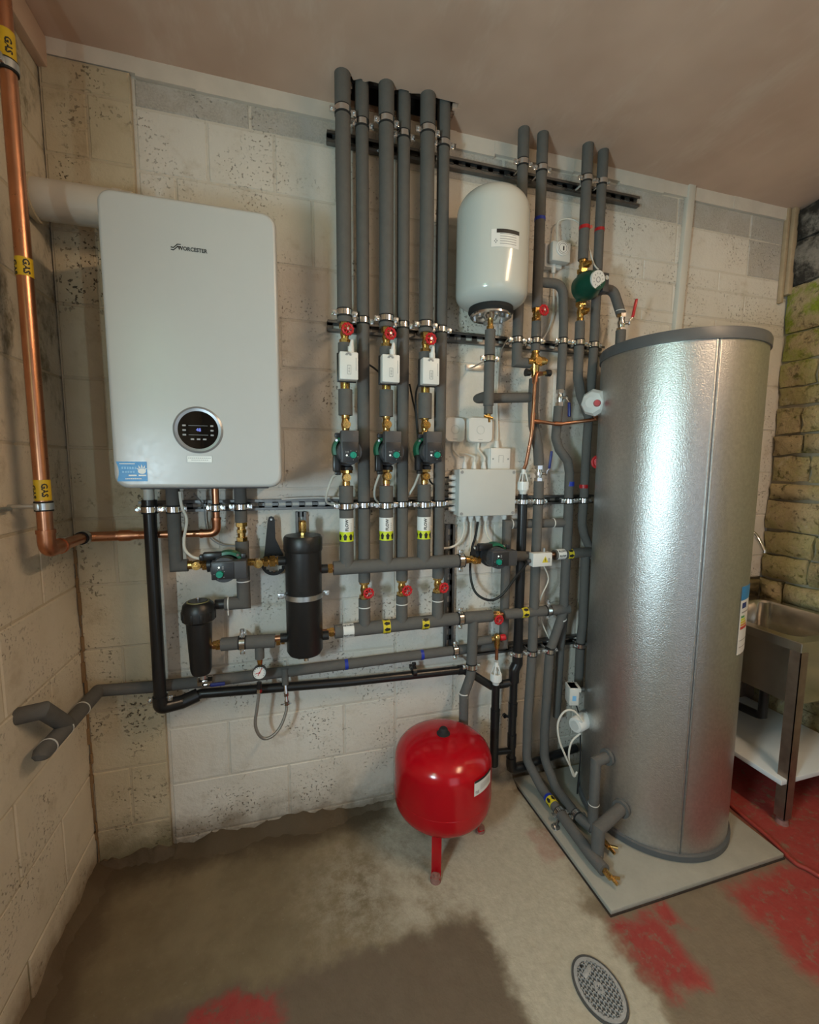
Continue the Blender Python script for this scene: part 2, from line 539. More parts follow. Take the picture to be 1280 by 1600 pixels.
def text_mesh(txt, size, bold=0.0):
    cu = bpy.data.curves.new('t', 'FONT'); cu.body = txt; cu.size = size; cu.align_x = 'CENTER'; cu.align_y = 'CENTER'
    cu.resolution_u = 2; cu.offset = bold
    o = bpy.data.objects.new('t', cu); COL.objects.link(o)
    dg = bpy.context.evaluated_depsgraph_get()
    me = bpy.data.meshes.new_from_object(o.evaluated_get(dg))
    vs = [v.co.copy() for v in me.vertices]; fs = [list(p.vertices) for p in me.polygons]
    bpy.data.objects.remove(o); bpy.data.curves.remove(cu); bpy.data.meshes.remove(me)
    return vs, fs


def flat_text(mb, txt, size, c, X, Y, sx=1.0, bold=0.0):
    vs, fs = text_mesh(txt, size, bold); c = V(c); X = V(X); Y = V(Y)
    return mb.add([c + X * (v.x * sx) + Y * v.y for v in vs], fs)


def wrap(P0, axis, front, r_):     # (along, around) -> point on a pipe's surface
    a = V(axis).normalized(); f = V(front); f = (f - a * f.dot(a)).normalized(); s_ = a.cross(f)
    return lambda u, v: V(P0) + a * u + (f * math.cos(v / r_) + s_ * math.sin(v / r_)) * r_


def wrap_text(mb, W, txt, size, u0, v0, turn=False, flip=1):
    vs, fs = text_mesh(txt, size, size * .035)
    if turn: return mb.add([W(u0 + flip * q.x, v0 - flip * q.y) for q in vs], fs)
    return mb.add([W(u0 + flip * q.y, v0 + flip * q.x) for q in vs], fs)


def wrap_patch(mb, W, u0, u1, v0, v1, n=6):
    vs = []; fs = []
    for k in range(n + 1):
        v = v0 + (v1 - v0) * k / n; vs += [W(u0, v), W(u1, v)]
    for k in range(n): fs.append((2 * k, 2 * k + 1, 2 * k + 3, 2 * k + 2))
    return mb.add(vs, fs)


def wrap_arrow(mb, W, u, v, h, wd, sgn=1):   # arrow along the pipe axis
    n = 8; vs = []; fs = []
    for k in range(n + 1):
        t = -1 + 2 * k / n
        top = h / 2 - abs(t) * h * 0.48
        bot = -h / 2 if abs(t) < 0.55 else 0.0
        vs += [W(u + sgn * bot, v + t * wd / 2), W(u + sgn * top, v + t * wd / 2)]
    for k in range(n): fs.append((2 * k, 2 * k + 1, 2 * k + 3, 2 * k + 2))
    return mb.add(vs, fs)


X1, Y1, Z1 = V((1, 0, 0)), V((0, 1, 0)), V((0, 0, 1))
FR = V((0, -1, 0))
CEIL = 2.81
RX = 3.262

# ================================================================== THE SETTING
floor = struct(link_mesh('floor', Mb().box((1.6, -1.75, -0.06), (3.6, 3.9, 0.12)), 'floor_concrete'))
floor['label'] = 'damp concrete floor with a pale filled trench and remains of red paint'

# ceiling with the rough opening the six risers pass through
HX0, HX1, HY0, HY1 = 0.945, 1.345, -0.140, -0.004
mb = Mb()
for (x0, x1, y0, y1) in ((-0.1, HX0, -3.6, 0.1), (HX1, 3.4, -3.6, 0.1), (HX0, HX1, -3.6, HY0), (HX0, HX1, HY1, 0.1)):
    mb.box(((x0 + x1) / 2, (y0 + y1) / 2, CEIL + 0.015), (x1 - x0, y1 - y0, 0.03))
ceiling = struct(link_mesh('ceiling', mb, 'ceiling_plaster'))
ceiling['label'] = 'pinkish brown bare plaster ceiling'
mb = Mb()
mb.box((1.145, -0.07, CEIL + 0.235), (0.7, 0.5, 0.01))
for sx in (-1, 1): mb.box((1.145 + sx * 0.35, -0.07, CEIL + 0.13), (0.01, 0.5, 0.2))
for sy in (-1, 1): mb.box((1.145, -0.07 + sy * 0.25, CEIL + 0.13), (0.7, 0.01, 0.2))
mb.box((1.145, -0.10, CEIL + 0.13), (0.69, 0.045, 0.18))
P('ceiling_void', mb, 'cavity', ceiling, 'dark void with a joist above the ceiling opening')
mb = Mb()
for k in range(26):                                   # ragged broken plaster lip round the opening
    t = random.random()
    side = random.choice('abcd')
    if side in 'ab': c_ = (HX0 + (HX1 - HX0) * t, HY0 if side == 'a' else HY1 - 0.006, CEIL + 0.008)
    else: c_ = (HX0 if side == 'c' else HX1, HY0 + (HY1 - HY0) * t, CEIL + 0.008)
    mb.box(c_, (random.uniform(.01, .035), random.uniform(.006, .02), random.uniform(.008, .018)), 0, Quaternion((0, 0, 1), random.uniform(-.6, .6)).to_matrix())
P('broken_edge', mb, 'ceiling_plaster', ceiling)
mb = Mb()
for k in range(7): mb.ball((1.315 + random.uniform(-.02, .02), -.085 + random.uniform(-.03, .03), CEIL + random.uniform(0, .02)), random.uniform(.008, .015))
P('expanding_foam', mb, 'foam_filler', ceiling, 'crusted yellow expanding foam at the opening')

BL = {}


def block(parent, mat, c, sx, sz, rz=0.0, dep=0.05, ch=0.0035, name='block'):
    key = (round(sx, 3), round(sz, 3), mat, name)
    if key not in BL:
        a, b = sx / 2, sz / 2
        vs = [(-a, dep, -b), (a, dep, -b), (a, dep, b), (-a, dep, b),
              (-a, ch, -b), (a, ch, -b), (a, ch, b), (-a, ch, b),
              (-a + ch, 0, -b + ch), (a - ch, 0, -b + ch), (a - ch, 0, b - ch), (-a + ch, 0, b - ch)]
        fs = [(0, 1, 2, 3)[::-1]] + [(i, (i + 1) % 4, 4 + (i + 1) % 4, 4 + i) for i in range(4)]
        fs += [(4 + i, 4 + (i + 1) % 4, 8 + (i + 1) % 4, 8 + i) for i in range(4)] + [(8, 9, 10, 11)]
        me = bpy.data.meshes.new(name); me.from_pydata(vs, [], fs)
        bm = bmesh.new(); bm.from_mesh(me); bmesh.ops.recalc_face_normals(bm, faces=bm.faces[:]); bm.to_mesh(me); bm.free()
        me.materials.append(MATS[mat]); BL[key] = me
    o = bpy.data.objects.new(name, BL[key]); COL.objects.link(o)
    o.location = c; o.rotation_euler = (random.uniform(-.004, .004), 0, rz + random.uniform(-.003, .003))
    o.parent = parent
    return o


G = 0.006
wall_back = struct(link_mesh('wall_back', Mb().box((1.63, 0.0625, 1.4), (3.46, 0.12, 2.84)), 'mortar_white'))
wall_back['label'] = 'white painted concrete block back wall carrying the pipework'


def course_row(parent, mat, z0, z1, x0, x1, first, L=0.456, proud=0.0, pick=None):
    x = x0; nxt = first
    while x < x1 - 0.02:
        e = min(nxt, x1)
        if x1 - e < 0.06: e = x1
        mm = pick(0.5 * (x + e), 0.5 * (z0 + z1)) if pick else mat
        block(parent, mm or mat, ((x + e) / 2, -proud + random.uniform(-.001, .001), (z0 + z1) / 2), e - x - G, z1 - z0 - G)
        x = e; nxt = e + L


zs = [0.0, 0.045, 0.27, 0.498, 0.726, 0.954, 1.182, 1.41, 1.637, 1.865, 2.04, 2.235, 2.475, 2.67, 2.757]
fi = [0.6, 0.694, 0.468, 0.70, 0.47, 0.70, 0.468, 0.70, 0.47, 0.70, 0.468, 0.37, 0.474, 0.616]
for k in range(len(zs) - 1):
    course_row(wall_back, 'block_white', zs[k], zs[k + 1], 0.258, 1.147, fi[k],
               L=0.222 if k == 12 else 0.456,
               pick=(lambda x, z: 'block_grey') if k == 13 else None)
zr = [0.0, 0.165, 0.393, 0.62, 0.857, 1.018, 1.246, 1.475, 1.70, 1.93, 2.187, 2.240, 2.372, 2.463, 2.64, 2.757]


def pick_r(x, z):
    if z > 2.64: return 'block_grey'
    if x > 3.03 and 2.46 < z < 2.64: return 'block_grey'


for k in range(len(zr) - 1):
    course_row(wall_back, 'block_white', zr[k], zr[k + 1], 1.149, RX, [1.42, 1.60][k % 2] if k != 14 else 1.60, pick=pick_r)
# the cream pier in the corner, standing a little proud
pier = P('pier', Mb().box((0.127, 0.0175, 1.38), (0.248, 0.062, 2.755)), 'mortar_cream', wall_back, 'cream painted block pier in the corner')
zp = [0.0, 0.15, 0.38, 0.612, 0.845, 1.078, 1.312, 1.555, 1.785, 2.02, 2.25, 2.475, 2.67, 2.757]
for k in range(len(zp) - 1):
    if k % 2: course_row(wall_back, 'block_cream', zp[k], zp[k + 1], 0.004, 0.252, 0.126, proud=0.016)
    else: course_row(wall_back, 'block_cream', zp[k], zp[k + 1], 0.004, 0.252, 0.3, proud=0.016)

mb = Mb()
for (y0, y1, z0, z1) in ((-3.6, WY0, -.02, 2.82), (WY1, .1, -.02, 2.82), (WY0, WY1, -.02, WZ0), (WY0, WY1, WZ1, 2.82)):
    mb.box((-0.0625, (y0 + y1) / 2, (z0 + z1) / 2), (0.12, y1 - y0, z1 - z0))
wall_left = struct(link_mesh('wall_left', mb, 'mortar_cream'))
wall_left['label'] = 'cream painted block side wall with damp stains'
for k in range(len(zp) - 1):
    z0, z1 = zp[k], zp[k + 1] if k < len(zp) - 2 else CEIL
    y = -0.002; nxt = -0.23 if k % 2 else -0.455
    while y > -2.6:
        e = nxt
        if not (y > WY0 and e < WY1 and z1 > WZ0 and z0 < WZ1): block(wall_left, 'block_left', (random.uniform(-.0015, .0015), (y + e) / 2, (z0 + z1) / 2), y - e - G, z1 - z0 - G, PI / 2)
        y = e; nxt = e - 0.456

wn = thing('window_1', 'narrow window in the left wall beside the viewer', 'window', (-.06, (WY0 + WY1) / 2, WZ0))
del wn['category']; wn['kind'] = 'structure'
mb = Mb()
for yy in (WY0 + .015, WY1 - .015): mb.box((-.075, yy, (WZ0 + WZ1) / 2), (.05, .03, WZ1 - WZ0))
for zz in (WZ0 + .015, 1.52, WZ1 - .015): mb.box((-.075, (WY0 + WY1) / 2, zz), (.05, WY1 - WY0, .03))
P('window_frame', mb, 'white_plastic', wn)

# rough stone wall on the right
wall_right = struct(link_mesh('wall_right', Mb().box((RX + 0.070, -1.75, 1.4), (0.12, 3.7, 2.84)), 'stone_mortar'))
wall_right['label'] = 'rough mossy stone wall on the right'
zst = [0.0, .14, .27, .38, .52, .64, .78, .90, 1.036, 1.166, 1.333, 1.425, 1.567, 1.677, 1.82, 1.922, 2.05, 2.197, 2.43, 2.65, CEIL]
rs = random.Random(21)


def stone(parent, mat, y0, y1, z0, z1, prot):
    nx, nz = 5, 4
    vs = []; fs = []
    w_, h_ = y1 - y0, z1 - z0
    for j in range(nz):
        for i in range(nx):
            u = i / (nx - 1); t = j / (nz - 1)
            edge = min(u, 1 - u, t, 1 - t)
            x = -prot * (1.0 if edge > 0.01 else 0.45) + rs.uniform(-.008, .008)
            jy = rs.uniform(-.012, .012) if 0 < i < nx - 1 else rs.uniform(-.006, .006)
            jz = rs.uniform(-.006, .006)
            vs.append((x, y0 + w_ * u + jy, z0 + h_ * t + jz))
    for j in range(nz - 1):
        for i in range(nx - 1):
            a = j * nx + i; fs.append((a, a + 1, a + nx + 1, a + nx))
    n0 = len(vs)
    rim = [i for i in range(nx)] + [j * nx + nx - 1 for j in range(1, nz)] + [(nz - 1) * nx + i for i in range(nx - 2, -1, -1)] + [j * nx for j in range(nz - 2, 0, -1)]
    for q in rim: vs.append((0.06, vs[q][1], vs[q][2]))
    for k in range(len(rim)):
        l = (k + 1) % len(rim); fs.append((rim[k], rim[l], n0 + l, n0 + k))
    mb = Mb(); mb.add([(RX + v[0], v[1], v[2]) for v in vs], fs)
    return P('stone', mb, mat, parent, ang=60)


for k in range(len(zst) - 1):
    y = -0.004
    nxt = -rs.uniform(.12, .3)
    while y > -1.9:
        e = nxt
        stone(wall_right, 'stone_dark' if zst[k] >= 2.42 else 'stone_moss', e + 0.007, y - 0.007, zst[k] + .006, zst[k + 1] - .006, rs.uniform(.012, .050))
        y = e; nxt = e - rs.uniform(.2, .42)

# wall behind the camera with the open doorway
mb = Mb()
for (x0, x1, z0, z1) in ((-0.1, 0.95, -0.1, 2.84), (1.95, 3.4, -0.1, 2.84), (0.95, 1.95, 2.05, 2.84)):
    mb.box(((x0 + x1) / 2, -3.58, (z0 + z1) / 2), (x1 - x0, 0.10, z1 - z0))
wf = struct(link_mesh('wall_front', mb, 'grey_paint_wall')); wf['label'] = 'painted wall with an open doorway behind the viewer'

# plaster strip under the ceiling, corner strip and trunking
mb = Mb()
x = 0.0
while x < RX:
    e = min(RX, x + random.uniform(.12, .3))
    zb = 2.757 + random.uniform(-.008, .008)
    mb.box(((x + e) / 2, -0.004, (zb + CEIL) / 2), (e - x + .002, 0.02 + random.uniform(-.004, .004), CEIL - zb))
    x = e
o = struct(link_mesh('trim_1', mb, 'plaster_strip')); o['label'] = 'rough whitish plaster strip under the ceiling'
mb = Mb().box((3.225, -0.020, 2.60), (0.03, 0.035, 0.42), .003).box((3.195, -0.012, 2.58), (0.018, 0.022, 0.46), .003)
o = struct(link_mesh('trim_2', mb, 'timber')); o['label'] = 'weathered wooden strip in the far right corner'
mb = Mb().box((0.012, -0.62, CEIL - 0.045), (0.03, 1.24, 0.09), .004)
o = struct(link_mesh('trim_3', mb, 'ceiling_plaster')); o['label'] = 'plastered edge along the top of the left wall'
mb = Mb()
zq = 0.0
while zq < 1.25:
    hh = random.uniform(.02, .07)
    mb.box((.005 + random.uniform(-.003, .004), -.018 + random.uniform(-.003, .003), zq + hh / 2), (random.uniform(.003, .013), random.uniform(.004, .014), hh + .004), .002)
    zq += hh
o = struct(link_mesh('trim_4', mb, 'corner_stain')); o['label'] = 'rust-brown stained mortar line down the left corner'
# ragged screed fillets where the floor meets the walls
def fillet(name, label, p0, p1, nrm, n=70):
    vs = []; fs = []; p0, p1, nrm = V(p0), V(p1), V(nrm)
    hh, dd_ = .03, .05
    for k in range(n + 1):
        hh = min(.05, max(.012, hh + random.uniform(-.009, .009))); dd_ = min(.085, max(.02, dd_ + random.uniform(-.014, .014)))
        q = p0.lerp(p1, k / n)
        vs += [q - nrm * .01 + Z1 * hh, q + nrm * .006 + Z1 * hh * .9, q + nrm * dd_ * .45 + Z1 * hh * .35, q + nrm * dd_ - Z1 * .002]
    for k in range(n):
        for i_ in range(3): fs.append((k * 4 + i_, k * 4 + i_ + 1, k * 4 + i_ + 5, k * 4 + i_ + 4))
    o = struct(link_mesh(name, Mb().add(vs, fs), 'floor_concrete', ang=60)); o['label'] = label
    return o


fillet('trim_5', 'ragged dirty screed fillet at the foot of the back wall', (.26, 0, 0), (1.72, 0, 0), (0, -1, 0), 90)
fillet('trim_6', 'ragged dirty screed fillet at the foot of the corner pier', (0, -.016, 0), (.262, -.016, 0), (0, -1, 0), 22)
fillet('trim_7', 'ragged dirty screed fillet at the foot of the left wall', (0, 0, 0), (0, -1.8, 0), (1, 0, 0), 110)
a, b = at(1080, 290, 0.012), at(1058, 508, 0.012); d_ = (b - a).normalized(); b = a + d_ * 1.2
mb = Mb().obox((a + b) / 2, d_.cross(FR), FR, d_, (0.038, 0.024, (b - a).length), .002)
t = tag(link_mesh('cable_trunking', mb, 'trunking'), 'white plastic trunking running up the wall behind the silver cylinder', 'trunking')

# ================================================================== CEILING BATTEN (behind the viewer)
t = thing('ceiling_batten', 'twin-tube ceiling batten light overhead behind the viewer', 'lamp', (BATTEN.x, BATTEN.y, CEIL))
P('housing', Mb().box((BATTEN.x, BATTEN.y, CEIL - 0.028), (0.16, 1.30, 0.05), .006), 'white_plastic', t)
for s_ in (-1, 1):
    P('tube', Mb().cyl((BATTEN.x + s_ * .045, BATTEN.y - .6, BATTEN.z + .010), (BATTEN.x + s_ * .045, BATTEN.y + .6, BATTEN.z + .010), .013, seg=14), 'tube_glow', t)
# ================================================================== FITTING BUILDERS


def clamp(parent, c, axis, r_, wall_y=-0.03, h=0.018, mat='chrome', stud=None):
    c = V(c); ax = V(axis).normalized()
    e = ax.cross(FR)
    e = e.normalized() if e.length > 0.2 else X1
    mb = Mb().band(c, ax, r_ - .002, r_ + .003, h)
    n_ = e.cross(ax).normalized()
    for s_ in (-1, 1):
        mb.obox(c + e * s_ * (r_ + .010), e, ax, n_, (.018, h, .006), .001)
        mb.obox(c + e * s_ * (r_ + .010) + FR * .004, e, ax, n_, (.017, h, .003), .001)
    if stud is None: mb.cyl(c - FR * r_, V((c.x, wall_y, c.z)), .005, seg=10)
    else: mb.cyl(c + (V(stud) - c).normalized() * r_, stud, .004, seg=10)
    o = P('pipe_clamp', mb, mat, parent)
    P('rubber_lining', Mb().band(c, ax, r_ - .003, r_ + .0014, h + .010), 'rubber', o)
    for s_ in (-1, 1):
        q = c + e * s_ * (r_ + .011)
        P('bolt', Mb().cyl(q + FR * .004, q + FR * .012, .0055, seg=6).cyl(q + FR * .012, q + FR * .014, .0035, seg=8), 'zinc', o)
    return o


def rail(name, label, a, b, d=0.021, H=0.041, mat='strut_steel'):
    a, b = V(a), V(b); ax = (b - a).normalized(); L = (b - a).length
    upv = FR.cross(ax).normalized(); o = (a + b) / 2
    t = thing(name, label, 'rail', a)
    wy = -0.003
    mb = Mb(); cc = V((o.x, wy, o.z))
    for s_ in (-1, 1):
        mb.obox(cc + FR * (d / 2) + upv * s_ * (H / 2 - .00125), ax, FR, upv, (L, d, .0025))
        mb.obox(cc + FR * (d - .00125) + upv * s_ * (H / 2 - .005), ax, FR, upv, (L, .0025, .009))
        mb.obox(cc + FR * .0013 + upv * s_ * (H / 2 - .008), ax, FR, upv, (L, .0025, .014))
    k = int(L / .05)
    for i in range(k + 1):
        mb.obox(V((a.x, wy, a.z)) + ax * min(L - .01, .01 + i * .05) + FR * .0013, ax, FR, upv, (.022, .0025, H - .004))
    P('channel', mb, mat, t)
    return t


def hexnut(mb, c, axis, r_, h):
    ax = V(axis).normalized(); return mb.cyl(V(c) - ax * h / 2, V(c) + ax * h / 2, r_, seg=6)


def wheel(parent, c, n_, R, mat='red_plastic'):
    c = V(c); n_ = V(n_).normalized(); u = n_.orthogonal().normalized(); w_ = n_.cross(u)
    mb = Mb().torus(c, n_, R - .0035, .0042, 28, 8)
    for k in range(5):
        a = 2 * PI * k / 5 + .3; e = u * math.cos(a) + w_ * math.sin(a)
        mb.cyl(c + e * R * .2, c + e * (R - .003), .0032, seg=8)
    mb.cyl(c - n_ * .006, c + n_ * .004, R * .36, R * .3, seg=16)
    for k in range(10):
        a = 2 * PI * k / 10; e = u * math.cos(a) + w_ * math.sin(a)
        mb.ball(c + e * (R - .0015), .0042, seg=6, rings=4)
    h = P('handwheel', mb, mat, parent, 'red handwheel')
    P('centre_cap', Mb().cyl(c + n_ * .004, c + n_ * .0062, R * .20, seg=12), 'zinc', h)
    return h


def gate_valve(label, c, axis, n_, R=0.021, out=0.05, L=0.062, rr=0.016, group='red wheel valves'):
    c = V(c); ax = V(axis).normalized(); n_ = V(n_).normalized()
    t = thing('gate_valve', label, 'valve', c, group)
    mb = Mb()
    hexnut(mb, c - ax * (L / 2 - .009), ax, rr + .004, .018); hexnut(mb, c + ax * (L / 2 - .009), ax, rr + .004, .018)
    mb.lathe([(rr * .8, -L / 2), (rr * .85, -.012), (rr * 1.05, 0), (rr * .85, .012), (rr * .8, L / 2)], c, ax)
    P('body', mb, 'brass', t)
    mb = Mb().cyl(c, c + n_ * (out - .012), rr * .72, seg=16); hexnut(mb, c + n_ * (out * .62), n_, rr * .85, .010)
    P('bonnet', mb, 'brass', t)
    P('spindle', Mb().cyl(c + n_ * (out - .014), c + n_ * out, .004, seg=8), 'brass', t)
    wheel(t, c + n_ * out, n_, R)
    return t


def iso_valve(label, c, axis, n_, L=0.05, rr=0.015, nut=1, group='brass pump isolating valves'):
    c = V(c); ax = V(axis).normalized(); n_ = V(n_).normalized()
    t = thing('isolating_valve', label, 'valve', c, group)
    mb = Mb().lathe([(rr, -L / 2), (rr, -L * .28), (rr * .86, -L * .24), (rr * 1.1, 0), (rr * .86, L * .24), (rr, L * .28), (rr, L / 2)], c, ax)
    P('body', mb, 'brass', t)
    P('union_nut', hexnut(Mb(), c + ax * nut * (L / 2 - .006), ax, rr * 1.55, .014), 'brass', t)
    mb = Mb().cyl(c, c + n_ * .026, rr * .95, seg=16).cyl(c + n_ * .026, c + n_ * .030, rr * .80, seg=16)
    o = P('boss', mb, 'brass', t)
    u = n_.cross(ax)
    P('slotted_screw', Mb().cyl(c + n_ * .030, c + n_ * .034, rr * .5, seg=12).obox(c + n_ * .036, ax, u, n_, (.016, .004, .006)), 'brass', o)
    return t


def pump(label, c, up, n_=FR, L=0.13):
    c = V(c); up = V(up); n_ = V(n_); rt = up.cross(n_)
    Q = lambda r_, u_, f_: c + rt * r_ + up * u_ + n_ * f_
    t = thing('circulating_pump', label, 'pump', c, 'dark grey pumps with a green knob')
    mb = Mb().lathe([(.026, -L / 2), (.026, -L / 2 + .012), (.020, -L / 2 + .018), (.024, -.03), (.036, 0), (.024, .03), (.020, L / 2 - .018), (.026, L / 2 - .012), (.026, L / 2)], c, up)
    mb.cyl(Q(0, 0, 0), Q(0, 0, .03), .047, .049, seg=28)
    P('volute', mb, 'charcoal_plastic', t)
    P('motor_can', Mb().cyl(Q(0, 0, .03), Q(0, 0, .072), .043, seg=28), 'charcoal_plastic', t)
    mb = Mb()
    vs = []; fs = []; n = 14
    for i in range(n + 1):
        a = math.radians(95 + 135 * i / n)
        for r_, f_ in ((.044, .026), (.0555, .026), (.0565, .040), (.0535, .060), (.044, .062)):
            vs.append(Q(r_ * math.cos(a), r_ * math.sin(a) + .008, f_))
    for i in range(n):
        for k in range(5):
            l = (k + 1) % 5; fs.append((i * 5 + k, (i + 1) * 5 + k, (i + 1) * 5 + l, i * 5 + l))
    fs += [[0, 1, 2, 3, 4], [n * 5 + k for k in range(5)][::-1]]
    mb.add(vs, fs)
    sh = P('green_shell', mb, 'green_plastic', t, 'green motor shell')
    P('screw', Mb().cyl(Q(-.041, .040, .058), Q(-.041, .040, .066), .0045, seg=10), 'chrome', sh)
    hd = P('control_head', Mb().cyl(Q(0, 0, .070), Q(0, 0, .102), .0425, .0415, seg=32).obox(Q(-.001, .017, .094), rt, up, n_, (.060, .109, .042), .003), 'dark_grey_plastic', t)
    P('control_panel', Mb().obox(Q(-.001, -.001, .1165), rt, up, n_, (.054, .067, .003), .001), 'charcoal_plastic', hd, 'black control panel')
    P('knob', Mb().cyl(Q(.009, -.0115, .118), Q(.009, -.0115, .126), .0118, .0105, seg=20).obox(Q(.009, -.0115, .127), up, rt, n_, (.018, .003, .003)), 'teal_knob', hd, 'teal green knob')
    P('indicator', Mb().ball(Q(-.013, -.013, .118), .0032), 'led', hd)
    mb = Mb()
    for k in range(5):
        a = math.radians(200 + 70 * k); mb.obox(Q(.009 + .0165 * math.cos(a), -.0115 + .0165 * math.sin(a), .1183), rt, up, n_, (.0025, .0025, .0006))
    for k in range(3): mb.obox(Q(-.016 + .004 * k, -.001, .1183), rt, up, n_, (.002, .005, .0006))
    P('markings', mb, 'print_grey', hd)
    pl = P('plug', Mb().obox(Q(-.040, -.040, .050), rt, up, n_, (.026, .060, .030), .005).obox(Q(-.036, -.074, .050), rt, up, n_, (.020, .014, .022), .003), 'black_plastic', t)
    P('bracket_lug', Mb().obox(Q(-.036, .058, .055), rt, up, n_, (.02, .016, .018), .003), 'charcoal_plastic', t)
    return Q(-.036, -.082, .050)      # where the cable leaves


def lever_valve(label, c, axis, side, lever_dir, mat, R=.016, L=.05, lev=.075):
    c = V(c); ax = V(axis).normalized(); side = V(side).normalized(); ld = V(lever_dir).normalized()
    t = thing('ball_valve', label, 'valve', c, 'chrome ball valves')
    mb = Mb(); hexnut(mb, c - ax * (L / 2 - .008), ax, R + .003, .016); hexnut(mb, c + ax * (L / 2 - .008), ax, R + .003, .016)
    mb.lathe([(R * .8, -L / 2), (R * .8, -.012), (R * 1.02, 0), (R * .8, .012), (R * .8, L / 2)], c, ax)
    P('body', mb, 'chrome', t)
    q = c + side * (R + .016)
    P('stem', Mb().cyl(c, q, .006, seg=10).cyl(q - side * .005, q, .009, seg=6), 'chrome', t)
    k0 = q + ld * .022 + side * .008
    h = P('lever_arm', Mb().ring_tube([q, q + ld * .012, k0], .004, 8), 'chrome', t)
    k1 = k0 + ld * lev
    nrm = ld.cross(side).normalized()
    P('grip', Mb().obox((k0 + k1) / 2, nrm, side, ld, (.013, .011, lev), .0035), mat, h)
    return t


def cable(name, label, pts, r_, mat='cable_white', n=7, cat='cable', seg=8):
    mb = Mb().ring_tube(spline(pts, n), r_, seg)
    return tag(link_mesh(name, mb, mat), label, cat)


def sleeve(t, pts, r_, name='foam_sleeve', mat='foam', seg=18, label=None):
    return P(name, Mb().ring_tube(pts, r_, seg), mat, t, label)


def ring(t, c, axis, r_, h, mat, name='tape_band', label=None):
    return P(name, Mb().band(c, axis, r_ - .002, r_ + .0009, h), mat, t, label)


# ================================================================== RAILS
ra, rb = at(511, 212, .02), at(999, 316, .02); z1_ = (ra.z + rb.z) / 2
rail1 = rail('strut_rail', 'slotted steel rail just under the ceiling', (ra.x, 0, z1_), (rb.x, 0, z1_))
ra, rb = at(512, 509, .02), at(944, 548, .02); z2_ = (ra.z + rb.z) / 2
rail2 = rail('strut_rail', 'slotted steel rail behind the red valves and white vessel', (ra.x, 0, z2_), (rb.x, 0, z2_))
ra, rb = at(217, 793, .02), at(927, 779, .02); z3_ = (ra.z + rb.z) / 2
rail3 = rail('strut_rail', 'long slotted steel rail running under the boiler and pumps', (ra.x, 0, z3_), (rb.x, 0, z3_))
ra, rb = at(745, 1010, .02), at(915, 1004, .02); z4_ = (ra.z + rb.z) / 2
rail4 = rail('strut_rail', 'low slotted steel rail beside the silver cylinder', (ra.x, 0, z4_), (rb.x, 0, z4_))
ra, rb = at(704, 820, .02), at(704, 1018, .02)
rail5 = rail('strut_rail', 'upright slotted steel rail below the grey junction box', (ra.x, 0, rb.z), (ra.x, 0, ra.z))
ra, rb = at(470, 800, .02), at(470, 940, .02)
rail6 = rail('strut_rail', 'short upright steel rail behind the black separator', (ra.x, 0, rb.z), (ra.x, 0, ra.z))

# ================================================================== HEATING RISERS
FD, RD = 0.14, 0.108
fl = [((535, 116), (540, 620), (541.5, 860)), ((605.6, 135), (603.5, 620), (603, 860)), ((669.7, 152), (665, 620), (660.5, 860))]
rt_ = [((566.5, 139), (567.5, 620), (569, 800)), ((634, 157), (629.5, 620), (626, 800)), ((696, 166), (688.5, 620), (684, 800))]
ORD = ['leftmost', 'middle', 'right-hand']
FX = [(at(*m_, FD).x * 2 + at(*b_, FD).x + atz(*t_, CEIL).x * .6) / 3.6 for t_, m_, b_ in fl]
RXX = [(at(*m_, RD).x * 2 + at(*b_, RD).x + atz(*t_, CEIL).x * .6) / 3.6 for t_, m_, b_ in rt_]
hz0, hz1 = at(521, 888, FD), at(722, 876, FD)
HZ = (hz0.z + hz1.z) / 2
rz0, rz1 = at(523, 987, RD), at(768, 962, RD)
RHZ = (rz0.z + rz1.z) / 2
FR_, RR_ = .0262, .0232
ZF = lambda px, py: at(px, py, FD).z
rows = [dict(c1=176, c2=490, e=505, w=515, v0=537, a0=555, a1=600, s0=609, s1=649, u=664, p=706, l=746, i=759, la=809, lb=830, lc=845),
        dict(c1=191, c2=499, e=512, w=522, v0=543, a0=559, a1=604, s0=610, s1=651, u=664, p=706, l=744, i=759, la=808, lb=829, lc=843),
        dict(c1=205, c2=508, e=520, w=530, v0=551, a0=564, a1=607, s0=615, s1=654, u=665, p=706, l=744, i=757, la=807, lb=828, lc=841)]
rc1 = [196, 213, 226]; rc2 = [502, 509, 516]
PLUG = []
